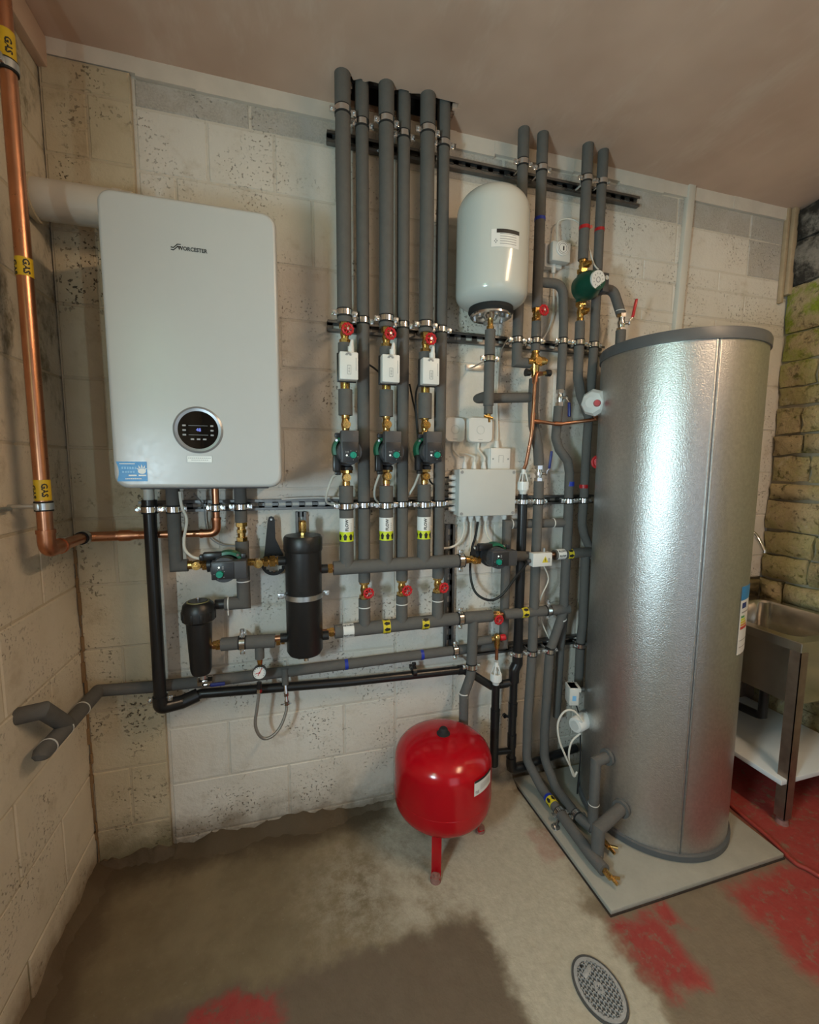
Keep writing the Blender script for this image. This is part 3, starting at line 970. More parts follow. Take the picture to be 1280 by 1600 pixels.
for i in range(3):
    R_ = rows[i]; x, y = FX[i], -FD; px = fl[i][1][0]
    z = {k: ZF(px, v) for k, v in R_.items()}
    C_ = lambda zz: V((x, y, zz))
    nm = ORD[i]
    t = thing('flow_riser', f'grey foam-lagged flow riser with a flow label, {nm} of three', 'pipe', C_(HZ), 'lagged flow risers')
    P('pipe', Mb().cyl(C_(HZ), C_(CEIL + .1), .013, seg=14), 'copper', t)
    sleeve(t, [C_(CEIL + .05), C_(z['c1'] + .006)], FR_ + .0012)
    sleeve(t, [C_(z['c1'] - .006), C_(z['c2'] + .006)], FR_)
    sleeve(t, [C_(z['c2'] - .006), C_(z['e'])], FR_)
    sleeve(t, [C_(z['v0']), C_(z['a0'] - .012)], FR_ * .96)
    sleeve(t, [C_(z['s0']), C_(z['s1'])], FR_ * .98)
    sleeve(t, [C_(z['i']), C_(z3_ + .006)], FR_)
    sleeve(t, [C_(z3_ - .006), C_(HZ)], FR_)
    W = wrap(C_(0), Z1, FR, FR_ + .0013)
    lbl = P('label_sleeve', Mb().band(C_((z['la'] + z['lb']) / 2), Z1, FR_ - .001, FR_ + .0008, z['la'] - z['lb']), 'label_white', t, 'white FLOW label')
    mb = Mb(); wrap_text(mb, W, 'FLOW', .0155, (z['la'] + z['lb']) / 2, -.002, turn=True); P('lettering', mb, 'print_black', lbl)
    mb = Mb()
    for k in range(4): wrap_patch(mb, W, z['lb'] + .004 + .008 * k, z['lb'] + .009 + .008 * k, .0125, .0150, 1)
    P('small_print', mb, 'print_grey', lbl)
    yl = P('arrow_band', Mb().band(C_((z['lb'] + z['lc']) / 2), Z1, FR_ - .001, FR_ + .0008, z['lb'] - z['lc']), 'label_lime', t, 'lime band with black arrows')
    mb = Mb()
    for k in (-2, -1, 0, 1, 2): wrap_arrow(mb, W, (z['lb'] + z['lc']) / 2, k * .022 + [-.009, .0, .0][i], .025, .017)
    P('arrow', mb, 'print_black', yl)
    clamp(rail1, C_(z['c1']), Z1, FR_); clamp(rail2, C_(z['c2']), Z1, FR_); clamp(rail3, C_(z3_), Z1, FR_)
    gate_valve(f'brass gate valve with red wheel on the {nm} flow riser', C_((z['e'] + z['v0']) / 2 - .002), Z1, (.06, -1, .05), out=.052, L=abs(z['e'] - z['v0']) + .004)
    # motorised zone valve
    zc = (z['a0'] + z['a1']) / 2; bc = at(px + [4.5, 6, 6.5][i], (R_['a0'] + R_['a1']) / 2, FD + .05)
    zv = thing('zone_valve', f'white motorised zone valve on the {nm} flow riser', 'valve', C_(zc), 'white zone valve actuators')
    P('valve_body', Mb().cyl(C_(z['a0'] + .004), C_(z['s0'] - .004), .017, seg=16).cyl(C_(zc), V((x, y - .02, zc)), .02, seg=12), 'brass', zv)
    hx, hz_ = .064, abs(z['a0'] - z['a1']) * .93
    P('base_plate', Mb().box((bc.x - .003, -FD - .026, zc), (hx + .004, .010, hz_ + .006), .002), 'black_plastic', zv)
    bd = P('actuator_case', Mb().box((bc.x, -FD - .050, zc), (hx, .038, hz_), .004), 'white_plastic', zv)
    P('cable_gland', Mb().cyl((bc.x + .010, -FD - .048, zc + hz_ / 2), (bc.x + .010, -FD - .048, zc + hz_ / 2 + .022), .011, seg=8).cyl((bc.x + .011, -FD - .048, zc + hz_ / 2 + .02), (bc.x + .014, -FD - .048, zc + hz_ / 2 + .045), .009, .005, seg=10), 'white_plastic', zv)
    mb = Mb(); yy = -FD - .0695
    for k in range(7):
        a = PI * (k + .5) / 7; mb.obox((bc.x - .002 + .008 * math.cos(a), yy, zc + hz_ * .36 + .008 * math.sin(a)), V((math.cos(a), 0, math.sin(a))), FR, V((-math.sin(a), 0, math.cos(a))), (.008, .0006, .003))
    for dx, dz, sx, sz in ((0, .0, .0012, .030), (.012, 0, .0012, .030), (.006, .015, .012, .0012), (.006, -.015, .012, .0012), (.006, .004, .006, .0012), (.006, -.005, .006, .0012), (.006, 0, .001, .02)):
        mb.box((bc.x - .006 + dx, yy, zc - .014 + dz), (sx, .0006, sz))
    for k in range(9): mb.box((bc.x + .024, yy, zc - .014 + k * .005), (.0018, .0006, .0035))
    P('printed_marks', mb, 'print_grey', bd)
    iso_valve(f'brass isolating valve above the pump on the {nm} flow riser', C_(z['u']), Z1, (.05, -1, 0), L=abs(z['s1'] - z['p']) * .62, nut=-1)
    cx = at(px + [9, 9, 8.5][i], 706, FD + .10).x
    PLUG.append(pump(f'pump with green knob on the {nm} flow riser', C_(at(px, 706, FD + .08).z), Z1))
    iso_valve(f'brass isolating valve under the pump on the {nm} flow riser', C_(z['l']), Z1, (.05, -1, 0), L=.058, nut=1)

ZR = lambda px, py: at(px, py, RD).z
rv = [(909, 926, 935), (906, 920, 930), (902, 917, 925)]
for i in range(3):
    x, y = RXX[i], -RD; nm = ORD[i]
    C_ = lambda zz: V((x, y, zz))
    px = rt_[i][1][0]
    t = thing('return_riser', f'plain grey foam-lagged return riser, {nm} of the three behind the flow risers', 'pipe', C_(RHZ), 'lagged return risers')
    P('pipe', Mb().cyl(C_(RHZ), C_(CEIL + .1), .011, seg=14), 'copper', t)
    zc1, zc2 = ZR(px, rc1[i]), ZR(px, rc2[i]); e0, wv, e1 = (ZR(px, q) for q in rv[i])
    sleeve(t, [C_(CEIL + .05), C_(zc1 + .006)], RR_ + .0012)
    sleeve(t, [C_(zc1 - .006), C_(zc2 + .006)], RR_)
    sleeve(t, [C_(zc2 - .006), C_(z3_ + .006)], RR_)
    sleeve(t, [C_(z3_ - .006), C_(e0)], RR_)
    sleeve(t, [C_(e1), C_(RHZ)], RR_)
    P('cable_tie', Mb().band(C_(e1 - .034), Z1, RR_ - .001, RR_ + .0012, .004), 'white_plastic', t)
    for rl, zz in ((rail1, zc1), (rail2, zc2), (rail3, z3_)): clamp(rl, C_(zz), Z1, RR_)
    gate_valve(f'brass valve with red wheel on the {nm} return riser below the flow header', C_((e0 + e1) / 2 + .002), Z1, (.12, -1, .0), out=.055, L=abs(e0 - e1) + .012, R=.0205)

# headers
t = thing('flow_header', 'horizontal grey lagged header the three flow risers drop into', 'pipe', (hz0.x, -FD, HZ))
P('pipe', Mb().cyl((hz0.x - .05, -FD, hz0.z), (hz1.x + .02, -FD, hz1.z), .014), 'copper', t)
sleeve(t, [hz0, hz1], .0265)
P('union_nut', hexnut(hexnut(Mb(), hz0 - X1 * .011, X1, .019, .014), hz0 - X1 * .024, X1, .016, .012), 'brass', t)
clamp(rail5, hz1 - X1 * .006, hz1 - hz0, .0265)
t = thing('return_header', 'horizontal grey lagged header with RETURN label and yellow arrow bands', 'pipe', (rz0.x, -RD, RHZ))
P('pipe', Mb().cyl((rz0.x - .05, -RD, rz0.z), (rz1.x + .02, -RD, rz1.z), .014), 'copper', t)
rc = at(719, 966, RD)
dr = (rz1 - rz0).normalized()
sleeve(t, [rz0, rc - dr * .006], .0262); sleeve(t, [rc + dr * .006, rz1], .0255)
P('union_nut', hexnut(hexnut(Mb(), rz0 - X1 * .011, X1, .019, .014), rz0 - X1 * .024, X1, .016, .012), 'brass', t)
clamp(rail5, rc, dr, .026)
FW = (CAM - V((1, 0, .9))).normalized()


def arrow_label(t, c, ax, r_, w_=.030, sgn=1, mat='label_yellow'):
    c = V(c); ax = V(ax).normalized()
    o = P('arrow_band', Mb().band(c, ax, r_ - .001, r_ + .0009, w_), mat, t, 'yellow band with black arrows')
    W = wrap(c, ax, FW, r_ + .0016); mb = Mb()
    for k in (-2, -1, 0, 1, 2): wrap_arrow(mb, W, 0, (k + .5) * .024, .025, .018, sgn)
    P('arrow', mb, 'print_black', o)


pc = at(544, 985, RD); pc = rz0 + dr * ((pc - rz0).dot(dr))
o = P('label_sleeve', Mb().band(pc, dr, .025, .0271, .042), 'label_white', t, 'white RETURN label')
W = wrap(pc, dr, FW, .0278); mb = Mb()
wrap_text(mb, W, 'RETURN', .0105, 0, .021, turn=True); wrap_text(mb, W, 'RETURN', .0105, 0, -.021, turn=True)
P('lettering', mb, 'print_black', o)
for px_, py_ in ((603, 979), (663, 972)):
    q = at(px_, py_, RD); arrow_label(t, rz0 + dr * ((q - rz0).dot(dr)), dr, .0264, sgn=-1)

# ================================================================== BOILER
BX0, BX1, BZ0, BZ1, BD = .253, .697, 1.434, 2.209, .385


def rrect(x0, x1, z0, z1, r_, y, n=7):
    out = []
    for cx, cz, a0 in ((x1 - r_, z1 - r_, 0), (x0 + r_, z1 - r_, PI / 2), (x0 + r_, z0 + r_, PI), (x1 - r_, z0 + r_, 1.5 * PI)):
        for k in range(n + 1):
            a = a0 + PI / 2 * k / n; out.append(V((cx + r_ * math.cos(a), y, cz + r_ * math.sin(a))))
    return out


def loops(mb, ls, cap0=True, cap1=True):
    n = len(ls[0]); vs = [p for l in ls for p in l]; fs = []
    for i in range(len(ls) - 1):
        for k in range(n):
            l = (k + 1) % n; fs.append((i * n + k, i * n + l, (i + 1) * n + l, (i + 1) * n + k))
    if cap0: fs.append(list(range(n)))
    if cap1: fs.append([(len(ls) - 1) * n + k for k in range(n)])
    return mb.add(vs, fs)


boiler = thing('boiler', 'white wall-hung boiler with round black display and blue sticker', 'boiler', ((BX0 + BX1) / 2, -.2, BZ0))
ls = []
for ins, y in ((.012, -.325), (.0, -.333), (.0, -.372), (.0025, -.380), (.007, -.3845), (.012, -.385)):
    ls.append(rrect(BX0 + ins, BX1 - ins, BZ0 + ins, BZ1 - ins, .036 - ins * .6, y))
P('front_cover', loops(Mb(), ls), 'white_enamel', boiler, ang=50)
P('casing', Mb().box(((BX0 + BX1) / 2, -.172, (BZ0 + BZ1) / 2), (BX1 - BX0 - .03, .31, BZ1 - BZ0 - .03), .006), 'white_enamel', boiler)
P('base_tray', Mb().box(((BX0 + BX1) / 2, -.19, BZ0 + .004), (.36, .24, .022), .003), 'dark_grey_plastic', boiler)
dc = at(310, 672, BD)
disp = P('display_ring', Mb().lathe([(.053, -.004), (.053, .002), (.060, .004), (.0655, .001), (.0655, -.004)], dc, FR, 48), 'display_ring', boiler, 'grey ring round the display')
P('display_glass', Mb().lathe([(.054, -.001), (.054, .0015), (0, .0020)], dc, FR, 48), 'display_glass', disp, 'round black glass display')
mb = Mb()
for k in range(3): mb.box((dc.x - .016 + .016 * k, dc.y - .0023, dc.z - .026), (.009, .0006, .0045), .0002)
for k in range(3): mb.box((dc.x - .036, dc.y - .0023, dc.z + .012 - .013 * k), (.009, .0006, .0045), .0002)
for k in range(3): mb.box((dc.x + .036, dc.y - .0023, dc.z + .012 - .013 * k), (.008, .0006, .0045), .0002)
P('touch_keys', mb, 'print_grey', disp)
mb = Mb()
for x_, z_, sx, sz in ((-.022, .012, .05, .0008), (-.022, -.014, .05, .0008)): mb.box((dc.x + x_ + .022, dc.y - .0023, dc.z + z_), (sx, .0006, sz))
P('screen_frame', mb, 'print_grey', disp)
mb = Mb(); flat_text(mb, '48', .013, (dc.x + .001, dc.y - .0026, dc.z), X1, Z1); P('digits', mb, 'digits', disp)
lg = at(301, 390.5, BD); mb = Mb()
flat_text(mb, 'WORCESTER', .0142, (lg.x, -BD - .0006, lg.z), X1, Z1, .88, bold=.00045)
lo = P('logo', mb, 'print_black', boiler, 'dark lettering and swoosh emblem')
sw = at(274, 385, BD); mb = Mb()
for dz in (0, -.006):
    pts = [(-.014, -.004), (-.007, -.005), (.004, .005), (.012, .0055), (.013, .0075), (.003, .0075), (-.007, -.002), (-.014, -.0015)]
    mb.prism([(sw.x + a * .95 + .002, -BD - .0006, sw.z + b + dz) for a, b in pts], (0, .0004, 0))
P('emblem', mb, 'print_black', lo)
# stickers
s0, s1 = at(181, 721, BD), at(231, 752, BD); yS = -BD - .0007
pts = [(s0.x, s0.z), (s1.x, s0.z), (s1.x, s1.z), (s0.x + .001, s1.z)]
for k in range(1, 8):
    a = PI * k / 8; pts.append((s0.x + .006 * math.sin(a), s1.z + (s0.z - s1.z) * k / 8))
st = P('blue_sticker', Mb().prism([(a, yS, b) for a, b in pts], (0, .0005, 0)), 'label_blue', boiler, 'blue printed sticker')
mb = Mb(); W0, H0 = s1.x - s0.x, s0.z - s1.z
mb.box((s0.x + W0 * .36, yS - .0004, s0.z - H0 * .11), (W0 * .5, .0005, .0022))
mb.box((s0.x + W0 * .52, yS - .0004, s0.z - H0 * .70), (W0 * .26, .0005, .004)); mb.box((s0.x + W0 * .84, yS - .0004, s0.z - H0 * .70), (W0 * .25, .0005, .004))
for k in range(9): mb.box((s0.x + W0 * (.30 + .06 * k), yS - .0004, s0.z - H0 * .87), (W0 * .045, .0005, .003))
for k in range(5):
    a = PI * (.1 + .2 * k); cx, cz = s0.x + W0 * .83, s0.z - H0 * .42
    mb.prism([(cx + .009 * math.cos(a + .3), yS - .0005, cz + .006 * math.sin(a + .3)), (cx + .014 * math.cos(a), yS - .0005, cz + .016 * math.sin(a)), (cx + .009 * math.cos(a - .3), yS - .0005, cz + .006 * math.sin(a - .3))], (0, .0004, 0))
mb.prism([(s0.x + W0 * .83 + .010 * math.cos(2 * PI * k / 12), yS - .0005, s0.z - H0 * .48 + .008 * math.sin(2 * PI * k / 12)) for k in range(12)], (0, .0004, 0))
P('sticker_print', mb, 'label_white', st)
mb = Mb()
for k in range(6): mb.box((s0.x + W0 * (.20 + .085 * k), yS - .0004, s0.z - H0 * .32), (W0 * .06, .0005, .006))
for k in range(5): mb.box((s0.x + W0 * (.22 + .085 * k), yS - .0004, s0.z - H0 * .52), (W0 * .065, .0005, .005))
P('sticker_tint', mb, 'label_lightblue', st)
n0, n1 = at(292, 712, BD), at(332, 723, BD)
st = P('notice_label', Mb().box(((n0.x + n1.x) / 2, yS, (n0.z + n1.z) / 2), (n1.x - n0.x, .0006, n0.z - n1.z)), 'label_white', boiler, 'small white notice label')
mb = Mb(); cx, cz = (n0.x + n1.x) / 2, (n0.z + n1.z) / 2; w_, h_ = n1.x - n0.x, n0.z - n1.z
for s_ in (-1, 1):
    mb.box((cx, yS - .0005, cz + s_ * h_ * .47), (w_, .0004, .0006)); mb.box((cx + s_ * w_ * .495, yS - .0005, cz), (.0006, .0004, h_))
for k in range(12): mb.box((cx - w_ * .42 + w_ * .076 * k, yS - .0005, cz + h_ * .16), (w_ * .05, .0004, .0022))
for k in range(9): mb.box((cx - w_ * .30 + w_ * .076 * k, yS - .0005, cz - h_ * .14), (w_ * .05, .0004, .0016))
P('label_print', mb, 'print_grey', st)

fy = -.125
fz = atx(45, 308, 0).z
t = thing('flue_duct', 'off-white round flue duct from the boiler into the left wall', 'duct', (.13, fy, fz))
P('duct', Mb().cyl((-.01, fy, fz), (.275, fy, fz), .055, seg=36), 'flue_white', t)
P('wall_collar', Mb().band((.016, fy, fz), X1, .054, .064, .012, 36), 'mortar_cream', t)
P('joint_ring', Mb().band((.235, fy, fz), X1, .054, .0575, .02, 36), 'flue_white', t)

# ================================================================== GAS PIPE
gx = .08; gy = -.365
zg = atx(75, 860, gx).z
t = thing('gas_pipe', 'large copper gas pipe down the left wall and across to the boiler', 'pipe', (gx, gy, zg))
e0, e1 = at(146, 839, .075), at(200, 834, .075)
gz2 = at(318, 834, .11).z
P('riser', Mb().cyl((gx, gy, zg + .02), (gx, gy, CEIL + .02), .0178, seg=22), 'copper', t)
el = V((gx, -.19, zg + .003)); cr_ = V((gx + .01, -.09, at(146, 839, .08).z))
P('elbow', Mb().ring_tube(rounded([(gx, gy, zg + .055), (gx, gy, zg), (gx, gy + .075, zg)], .032), .0205, 20).band((gx, gy, zg + .052), Z1, .017, .0225, .010).band((gx, gy + .072, zg), Y1, .017, .0225, .010), 'copper_joint', t)
P('wall_run', Mb().ring_tube(rounded([(gx, gy + .06, zg), (gx, -.13, zg), (gx + .075, -.09, gz2), (.20, -.09, gz2)], .03), .0165, 18), 'copper', t)
P('reducer', Mb().lathe([(.019, 0), (.019, .03), (.014, .045), (.014, .075), (.0155, .078), (.0155, .10)], (.165, -.09, gz2), X1, 18), 'copper_joint', t)
gzx = at(337.5, 800, .11).x
P('branch', Mb().ring_tube(rounded([(.19, -.09, gz2), (gzx, -.105, gz2), (gzx, -.11, BZ0 + .03)], .028), .0122, 16), 'copper', t)
P('elbow', Mb().ring_tube(rounded([(gzx - .055, -.104, gz2), (gzx, -.105, gz2), (gzx, -.11, gz2 + .055)], .028), .0146, 16).band((gzx - .05, -.104, gz2), X1, .012, .0165, .008).band((gzx, -.11, gz2 + .052), Z1, .012, .0165, .008), 'copper_joint', t)
for px_, py_, hh in ((12, 80, .075), (38, 419, .045), (64, 766, .055)):
    q = atx(px_, py_, gx); z_ = q.z
    o = P('gas_tape', Mb().band((gx, gy, z_), Z1, .0175, .0186, hh), 'tape_gas', t, 'yellow tape lettered GAS')
    W = wrap((gx, gy, z_), Z1, (CAM - V((gx, gy, z_))), .0194); mb = Mb()
    wrap_text(mb, W, 'GAS', .0195, 0, .004, turn=True, flip=-1); wrap_text(mb, W, 'GAS', .0195, -.004, -.024, turn=True, flip=-1)
    P('lettering', mb, 'print_black', o)
for px_, py_ in ((17, 112), (68, 791)):
    z_ = atx(px_, py_, gx).z
    o = P('pipe_clamp', Mb().band((gx, gy, z_), Z1, .018, .0225, .018).cyl((gx - .02, gy, z_), (-.01, gy + .0, z_), .006, seg=10).box((gx, gy - .028, z_), (.008, .014, .018), .001).box((gx, gy + .028, z_), (.008, .014, .018), .001), 'zinc', t)
    P('rubber_lining', Mb().band((gx, gy, z_), Z1, .0175, .0212, .026), 'rubber', o)
o = P('pipe_clamp', Mb().band((gx, -.145, zg), Y1, .017, .022, .018).cyl((gx - .02, -.145, zg), (-.01, -.145, zg), .006, seg=10), 'zinc', t)
P('rubber_lining', Mb().band((gx, -.145, zg), Y1, .0165, .0208, .028), 'rubber', o)
z_ = atx(30, 793, .02).z
t2 = tag(link_mesh('threaded_rod', Mb().cyl((.012, gy - .02, z_), (.012, -.75, z_), .007, seg=10), 'zinc'), 'thin galvanised rod fixed along the left wall beside the gas pipe', 'rod')

# ================================================================== BLACK CONDENSATE PIPE
c0 = at(234, 785, .13); c1 = at(252, 1108, .10)
cx = (c0.x + c1.x) / 2
t = thing('condensate_pipe', 'black plastic waste pipe dropping from the boiler then running right', 'pipe', (cx, -.11, c1.z))
ca = V((cx, -.12, at(234, 781, .12).z)); cb = V((cx, -.12, at(252, 1100, .12).z))
P('drop', Mb().cyl(ca, cb, .0205), 'black_plastic', t)
P('top_socket', Mb().cyl(ca, ca - Z1 * .035, .0235), 'black_plastic', t)
P('trap_outlet', Mb().cyl(ca + Z1 * .06, ca, .016), 'grey_white_plastic', t)
q1 = at(284, 1099, .10); q2 = at(540, 1066, .07); q3 = at(726, 1046, .07)
P('elbow', Mb().ring_tube(rounded([cb + Z1 * .03, cb - Z1 * .012, V((q1.x, -.09, q1.z)), V((q1.x + .05, -.075, q1.z + .012))], .02), .0245, 18), 'black_plastic', t)
q4 = at(768, 1072, .09); q5 = at(792, 1068, .075)
P('run', Mb().ring_tube(rounded([V((q1.x - .01, -.085, q1.z - .002)), V((q1.x + .06, -.07, q1.z + .012)), q2, q3, q4, q5], .015), .0175, 16), 'black_plastic', t)
P('elbow', Mb().ring_tube(rounded([q3 - (q3 - q2).normalized() * .03, q3, q3 + (q4 - q3).normalized() * .03], .012), .021, 16), 'black_plastic', t)
kk = at(647, 1049, .07)
P('clip', Mb().band(kk, X1, .0165, .0215, .016).cyl(kk + Z1 * .02, kk + Z1 * .035, .007, seg=10).box(kk + V((0, .03, 0)), (.014, .05, .014)).box(kk + V((0, .0, .033)), (.016, .012, .012), .002), 'black_plastic', t)
clamp(t, cb + Z1 * .018, Z1, .0205, wall_y=.0)
clamp(rail3, V((cx, -.12, z3_)), Z1, .0235)

# ================================================================== BOILER FLOW (left) AND RETURN (right) PIPES
p_ = at(273, 830, .13); bz = at(293, 883, .13).z
t = thing('boiler_flow_pipe', 'lagged grey pipe dropping from the boiler to the pump below it, beside the black pipe', 'pipe', (p_.x, -.13, bz))
P('pipe', Mb().cyl((p_.x, -.13, BZ0 + .02), (p_.x, -.13, bz), .012), 'copper', t)
lx = at(294, 883, .13).x
sleeve(t, [(p_.x, -.13, BZ0 + .005), (p_.x, -.13, bz), (lx, -.13, bz)], .0215)
clamp(rail3, (p_.x, -.13, z3_), Z1, .022)
ivx = at(308.7, 884, .13).x
iso_valve('brass isolating valve between the boiler pipe elbow and the pump', (ivx, -.13, bz), X1, FR, L=.06, nut=1)
pxc = at(352, 888, .20).x
PB = pump('pump with green knob mounted sideways under the boiler', (pxc, -.13, bz - .002), X1)
iv2 = at(404, 879, .15).x
sx0 = at(445, 880, FD).x
t = thing('isolating_valve', 'brass valve and union joining the sideways pump to the black separator', 'valve', (iv2, -.14, bz), 'brass pump isolating valves')
mb = Mb().cyl((pxc + .06, -.135, bz), (sx0 + .01, -.14, bz), .013)
P('body', mb, 'brass', t)
mb = Mb(); hexnut(mb, (iv2 + .025, -.14, bz), X1, .020, .014); hexnut(mb, (iv2 + .047, -.14, bz), X1, .022, .020); hexnut(mb, (iv2 + .068, -.14, bz), X1, .017, .012)
P('union_nut', mb, 'brass', t)
P('boss', Mb().cyl((iv2, -.14, bz), (iv2, -.172, bz), .0155).cyl((iv2, -.172, bz), (iv2, -.178, bz), .009), 'brass', t)
p_ = at(377, 800, .15); rx_ = at(380, 930, .11).x
z_u0, z_u1 = at(376, 818, .12).z, at(376, 848, .12).z; zf = at(350, 948, .12).z
t = thing('boiler_return_pipe', 'lagged grey pipe with brass union behind the sideways pump, turning to the black filter', 'pipe', (rx_, -.085, zf))
XR = rx_
sleeve(t, [(XR, -.085, BZ0 + .005), (XR, -.085, z_u0)], .021)
mb = Mb().cyl((XR, -.085, z_u0), (XR, -.085, z_u1), .014); hexnut(mb, (XR, -.085, z_u0 - .008), Z1, .021, .014); hexnut(mb, (XR, -.085, z_u0 - .032), Z1, .018, .012); hexnut(mb, (XR, -.085, z_u1 + .008), Z1, .020, .014)
P('union', mb, 'brass', t)
fxr = at(340, 947, .10).x
sleeve(t, [(XR, -.085, z_u1), (XR, -.085, zf), (fxr + .022, -.085, zf)], .0235)
zt = at(380, 909, .1).z
P('cable_tie', Mb().band((XR, -.085, zt), Z1, .022, .0247, .004), 'white_plastic', t)
P('cable_tie', Mb().band((fxr + .035, -.085, zf), X1, .022, .0247, .004).cyl((fxr + .035, -.105, zf - .02), (fxr + .037, -.115, zf - .035), .0025, seg=6), 'white_plastic', t)
P('tail', Mb().cyl((fxr - .01, -.085, zf), (fxr + .03, -.085, zf), .018), 'charcoal_plastic', t)
clamp(rail3, (XR, -.085, z3_), Z1, .021)
clamp(rail3, (gzx, -.11, z3_), Z1, .0125)

# ================================================================== MAGNETIC FILTER
fc = at(312, 950, .13); fb = at(313, 1056, .13); fX = (fc.x + fb.x) / 2; ztop = at(312, 935, .13).z; zhb = at(312, 966, .10).z
t = thing('system_filter', 'black canister filter with round cap hanging below the boiler', 'filter', (fX, -.13, fb.z))
HH = ztop - fb.z
P('canister', Mb().lathe([(.012, 0), (.030, .006), (.035, .022), (.043, HH - .075), (.044, HH - .05)], (fX, -.13, fb.z + .004), Z1, 28), 'black_paint', t)
P('cap', Mb().lathe([(.046, HH - .082), (.054, HH - .074), (.055, HH - .045), (.050, HH - .020), (.040, HH - .010), (.0, HH - .008)], (fX, -.13, fb.z), Z1, 28), 'black_paint', t)
cz = fb.z + HH - .010
P('cap_ring', Mb().torus((fX, -.13, cz), Z1, .034, .0028, 32, 8), 'olive_ring', t, 'dull olive ring on the cap')
o = P('cap_disc', Mb().cyl((fX, -.13, cz - .004), (fX, -.13, cz + .003), .030, seg=28), 'charcoal_plastic', t)
P('vent_screw', Mb().cyl((fX, -.13, cz + .002), (fX, -.13, cz + .014), .007, seg=10), 'chrome', o)
for k in range(10):
    a = 2 * PI * k / 10
    if k == 0: mb = Mb()
    mb.obox((fX + .0535 * math.cos(a), -.13 + .0535 * math.sin(a), fb.z + HH - .058), V((math.cos(a), math.sin(a), 0)), V((-math.sin(a), math.cos(a), 0)), Z1, (.006, .012, .030), .002)
P('grip_ribs', mb, 'black_paint', t)
o = P('drain_tail', Mb().cyl((fX + .005, -.13, fb.z + .01), (fX + .005, -.13, fb.z - .012), .011, seg=10), 'zinc', t)

# filter outlet to separator
oz0, oz1 = at(346, 1007, .12), at(430, 1001, .13); sz = at(436, 997, FD).z
t = thing('filter_outlet_pipe', 'short lagged grey pipe with brass ends between filter and separator', 'pipe', oz0)
P('pipe', Mb().cyl((fX + .03, -.12, oz0.z), (sx0 + .01, -FD, sz), .012), 'copper', t)
mid = at(379, 1004, .125); dd = (oz1 - oz0).normalized()
sleeve(t, [oz0, mid - dd * .006], .0235); sleeve(t, [mid + dd * .006, oz1], .0245)
mb = Mb(); hexnut(mb, oz0 - dd * .010, dd, .019, .014); hexnut(mb, oz0 - dd * .022, dd, .016, .010); hexnut(mb, oz1 + dd * .012, dd, .019, .014); hexnut(mb, oz1 + dd * .028, dd, .016, .012)
P('union_nut', mb, 'brass', t)
o = clamp(t, mid, dd, .0235, wall_y=.0)
P('hanger_bolt', Mb().cyl(mid + Z1 * .024, mid + Z1 * .05, .008, seg=10), 'zinc', t)
tz = at(406, 1029, .13)
sleeve(t, [(tz.x, -.128, oz1.z + .0), (tz.x, -.128, tz.z)], .0165, 'tee_sleeve')
P('gauge_tail', Mb().cyl((tz.x, -.128, tz.z), (tz.x, -.130, tz.z - .03), .011, .007, seg=10), 'brass', t)
# gauge and filling loop
gc = at(405.5, 1051, .15)
t = thing('pressure_gauge', 'small round pressure gauge with red needle under the filter pipe', 'gauge', gc)
P('case', Mb().lathe([(.020, -.022), (.0245, -.018), (.0245, .004), (.0225, .006), (.0225, .001)], gc, FR + Z1 * .12, 28), 'black_plastic', t)
gn = (FR + Z1 * .12).normalized(); gu = (Z1 - gn * Z1.dot(gn)).normalized()
dl_ = P('dial', Mb().cyl(gc, gc + gn * .002, .0225, seg=28), 'label_white', t)
mb = Mb()
for k in range(13):
    a = math.radians(-40 + 260 * k / 12); e = X1 * math.cos(a) + gu * math.sin(a)
    mb.obox(gc + e * .018 + gn * .0024, e, gn.cross(e), gn, (.005, .0011, .0004))
P('scale', mb, 'print_black', dl_)
a = math.radians(60); e = X1 * math.cos(a) + gu * math.sin(a)
mb = Mb().obox(gc + e * .004 + gn * .003, e, gn.cross(e), gn, (.030, .0022, .0006)).cyl(gc + gn * .002, gc + gn * .004, .003, seg=10)
e2 = X1 * math.cos(3.3) + gu * math.sin(3.3); mb.obox(gc + e2 * .007 + gn * .003, e2, gn.cross(e2), gn, (.014, .002, .0006))
P('needle', mb, 'red_plastic', dl_)
h = [at(*q) for q in ((405, 1082, .13), (402, 1105, .13), (399, 1130, .13), (404, 1147, .13), (414, 1154, .125), (427, 1149, .12), (439, 1134, .11), (447, 1112, .10), (448, 1098, .095))]
t = thing('filling_hose', 'braided steel filling hose hanging in a loop below the gauge', 'hose', h[4])
P('braided_hose', Mb().ring_tube(spline(h, 6), .0058, 10), 'braid', t)
mb = Mb().cyl(at(405, 1066, .13), at(405, 1078, .13), .009, seg=10)
P('gauge_adaptor', mb, 'black_plastic', t)
P('hose_union', hexnut(Mb(), at(405, 1079, .13), Z1, .010, .014), 'chrome', t)
mb = Mb(); hexnut(mb, at(448, 1098, .095), Z1, .010, .016)
q = at(447, 1085, .09); mb.cyl(at(448, 1097, .095), at(446, 1070, .085), .007, seg=10); hexnut(mb, q, Z1, .0095, .012)
for s_ in (-1, 1): mb.box(at(447, 1100, .10) + X1 * s_ * .012, (.016, .006, .004), .001)
P('fill_valve', mb, 'chrome', t)

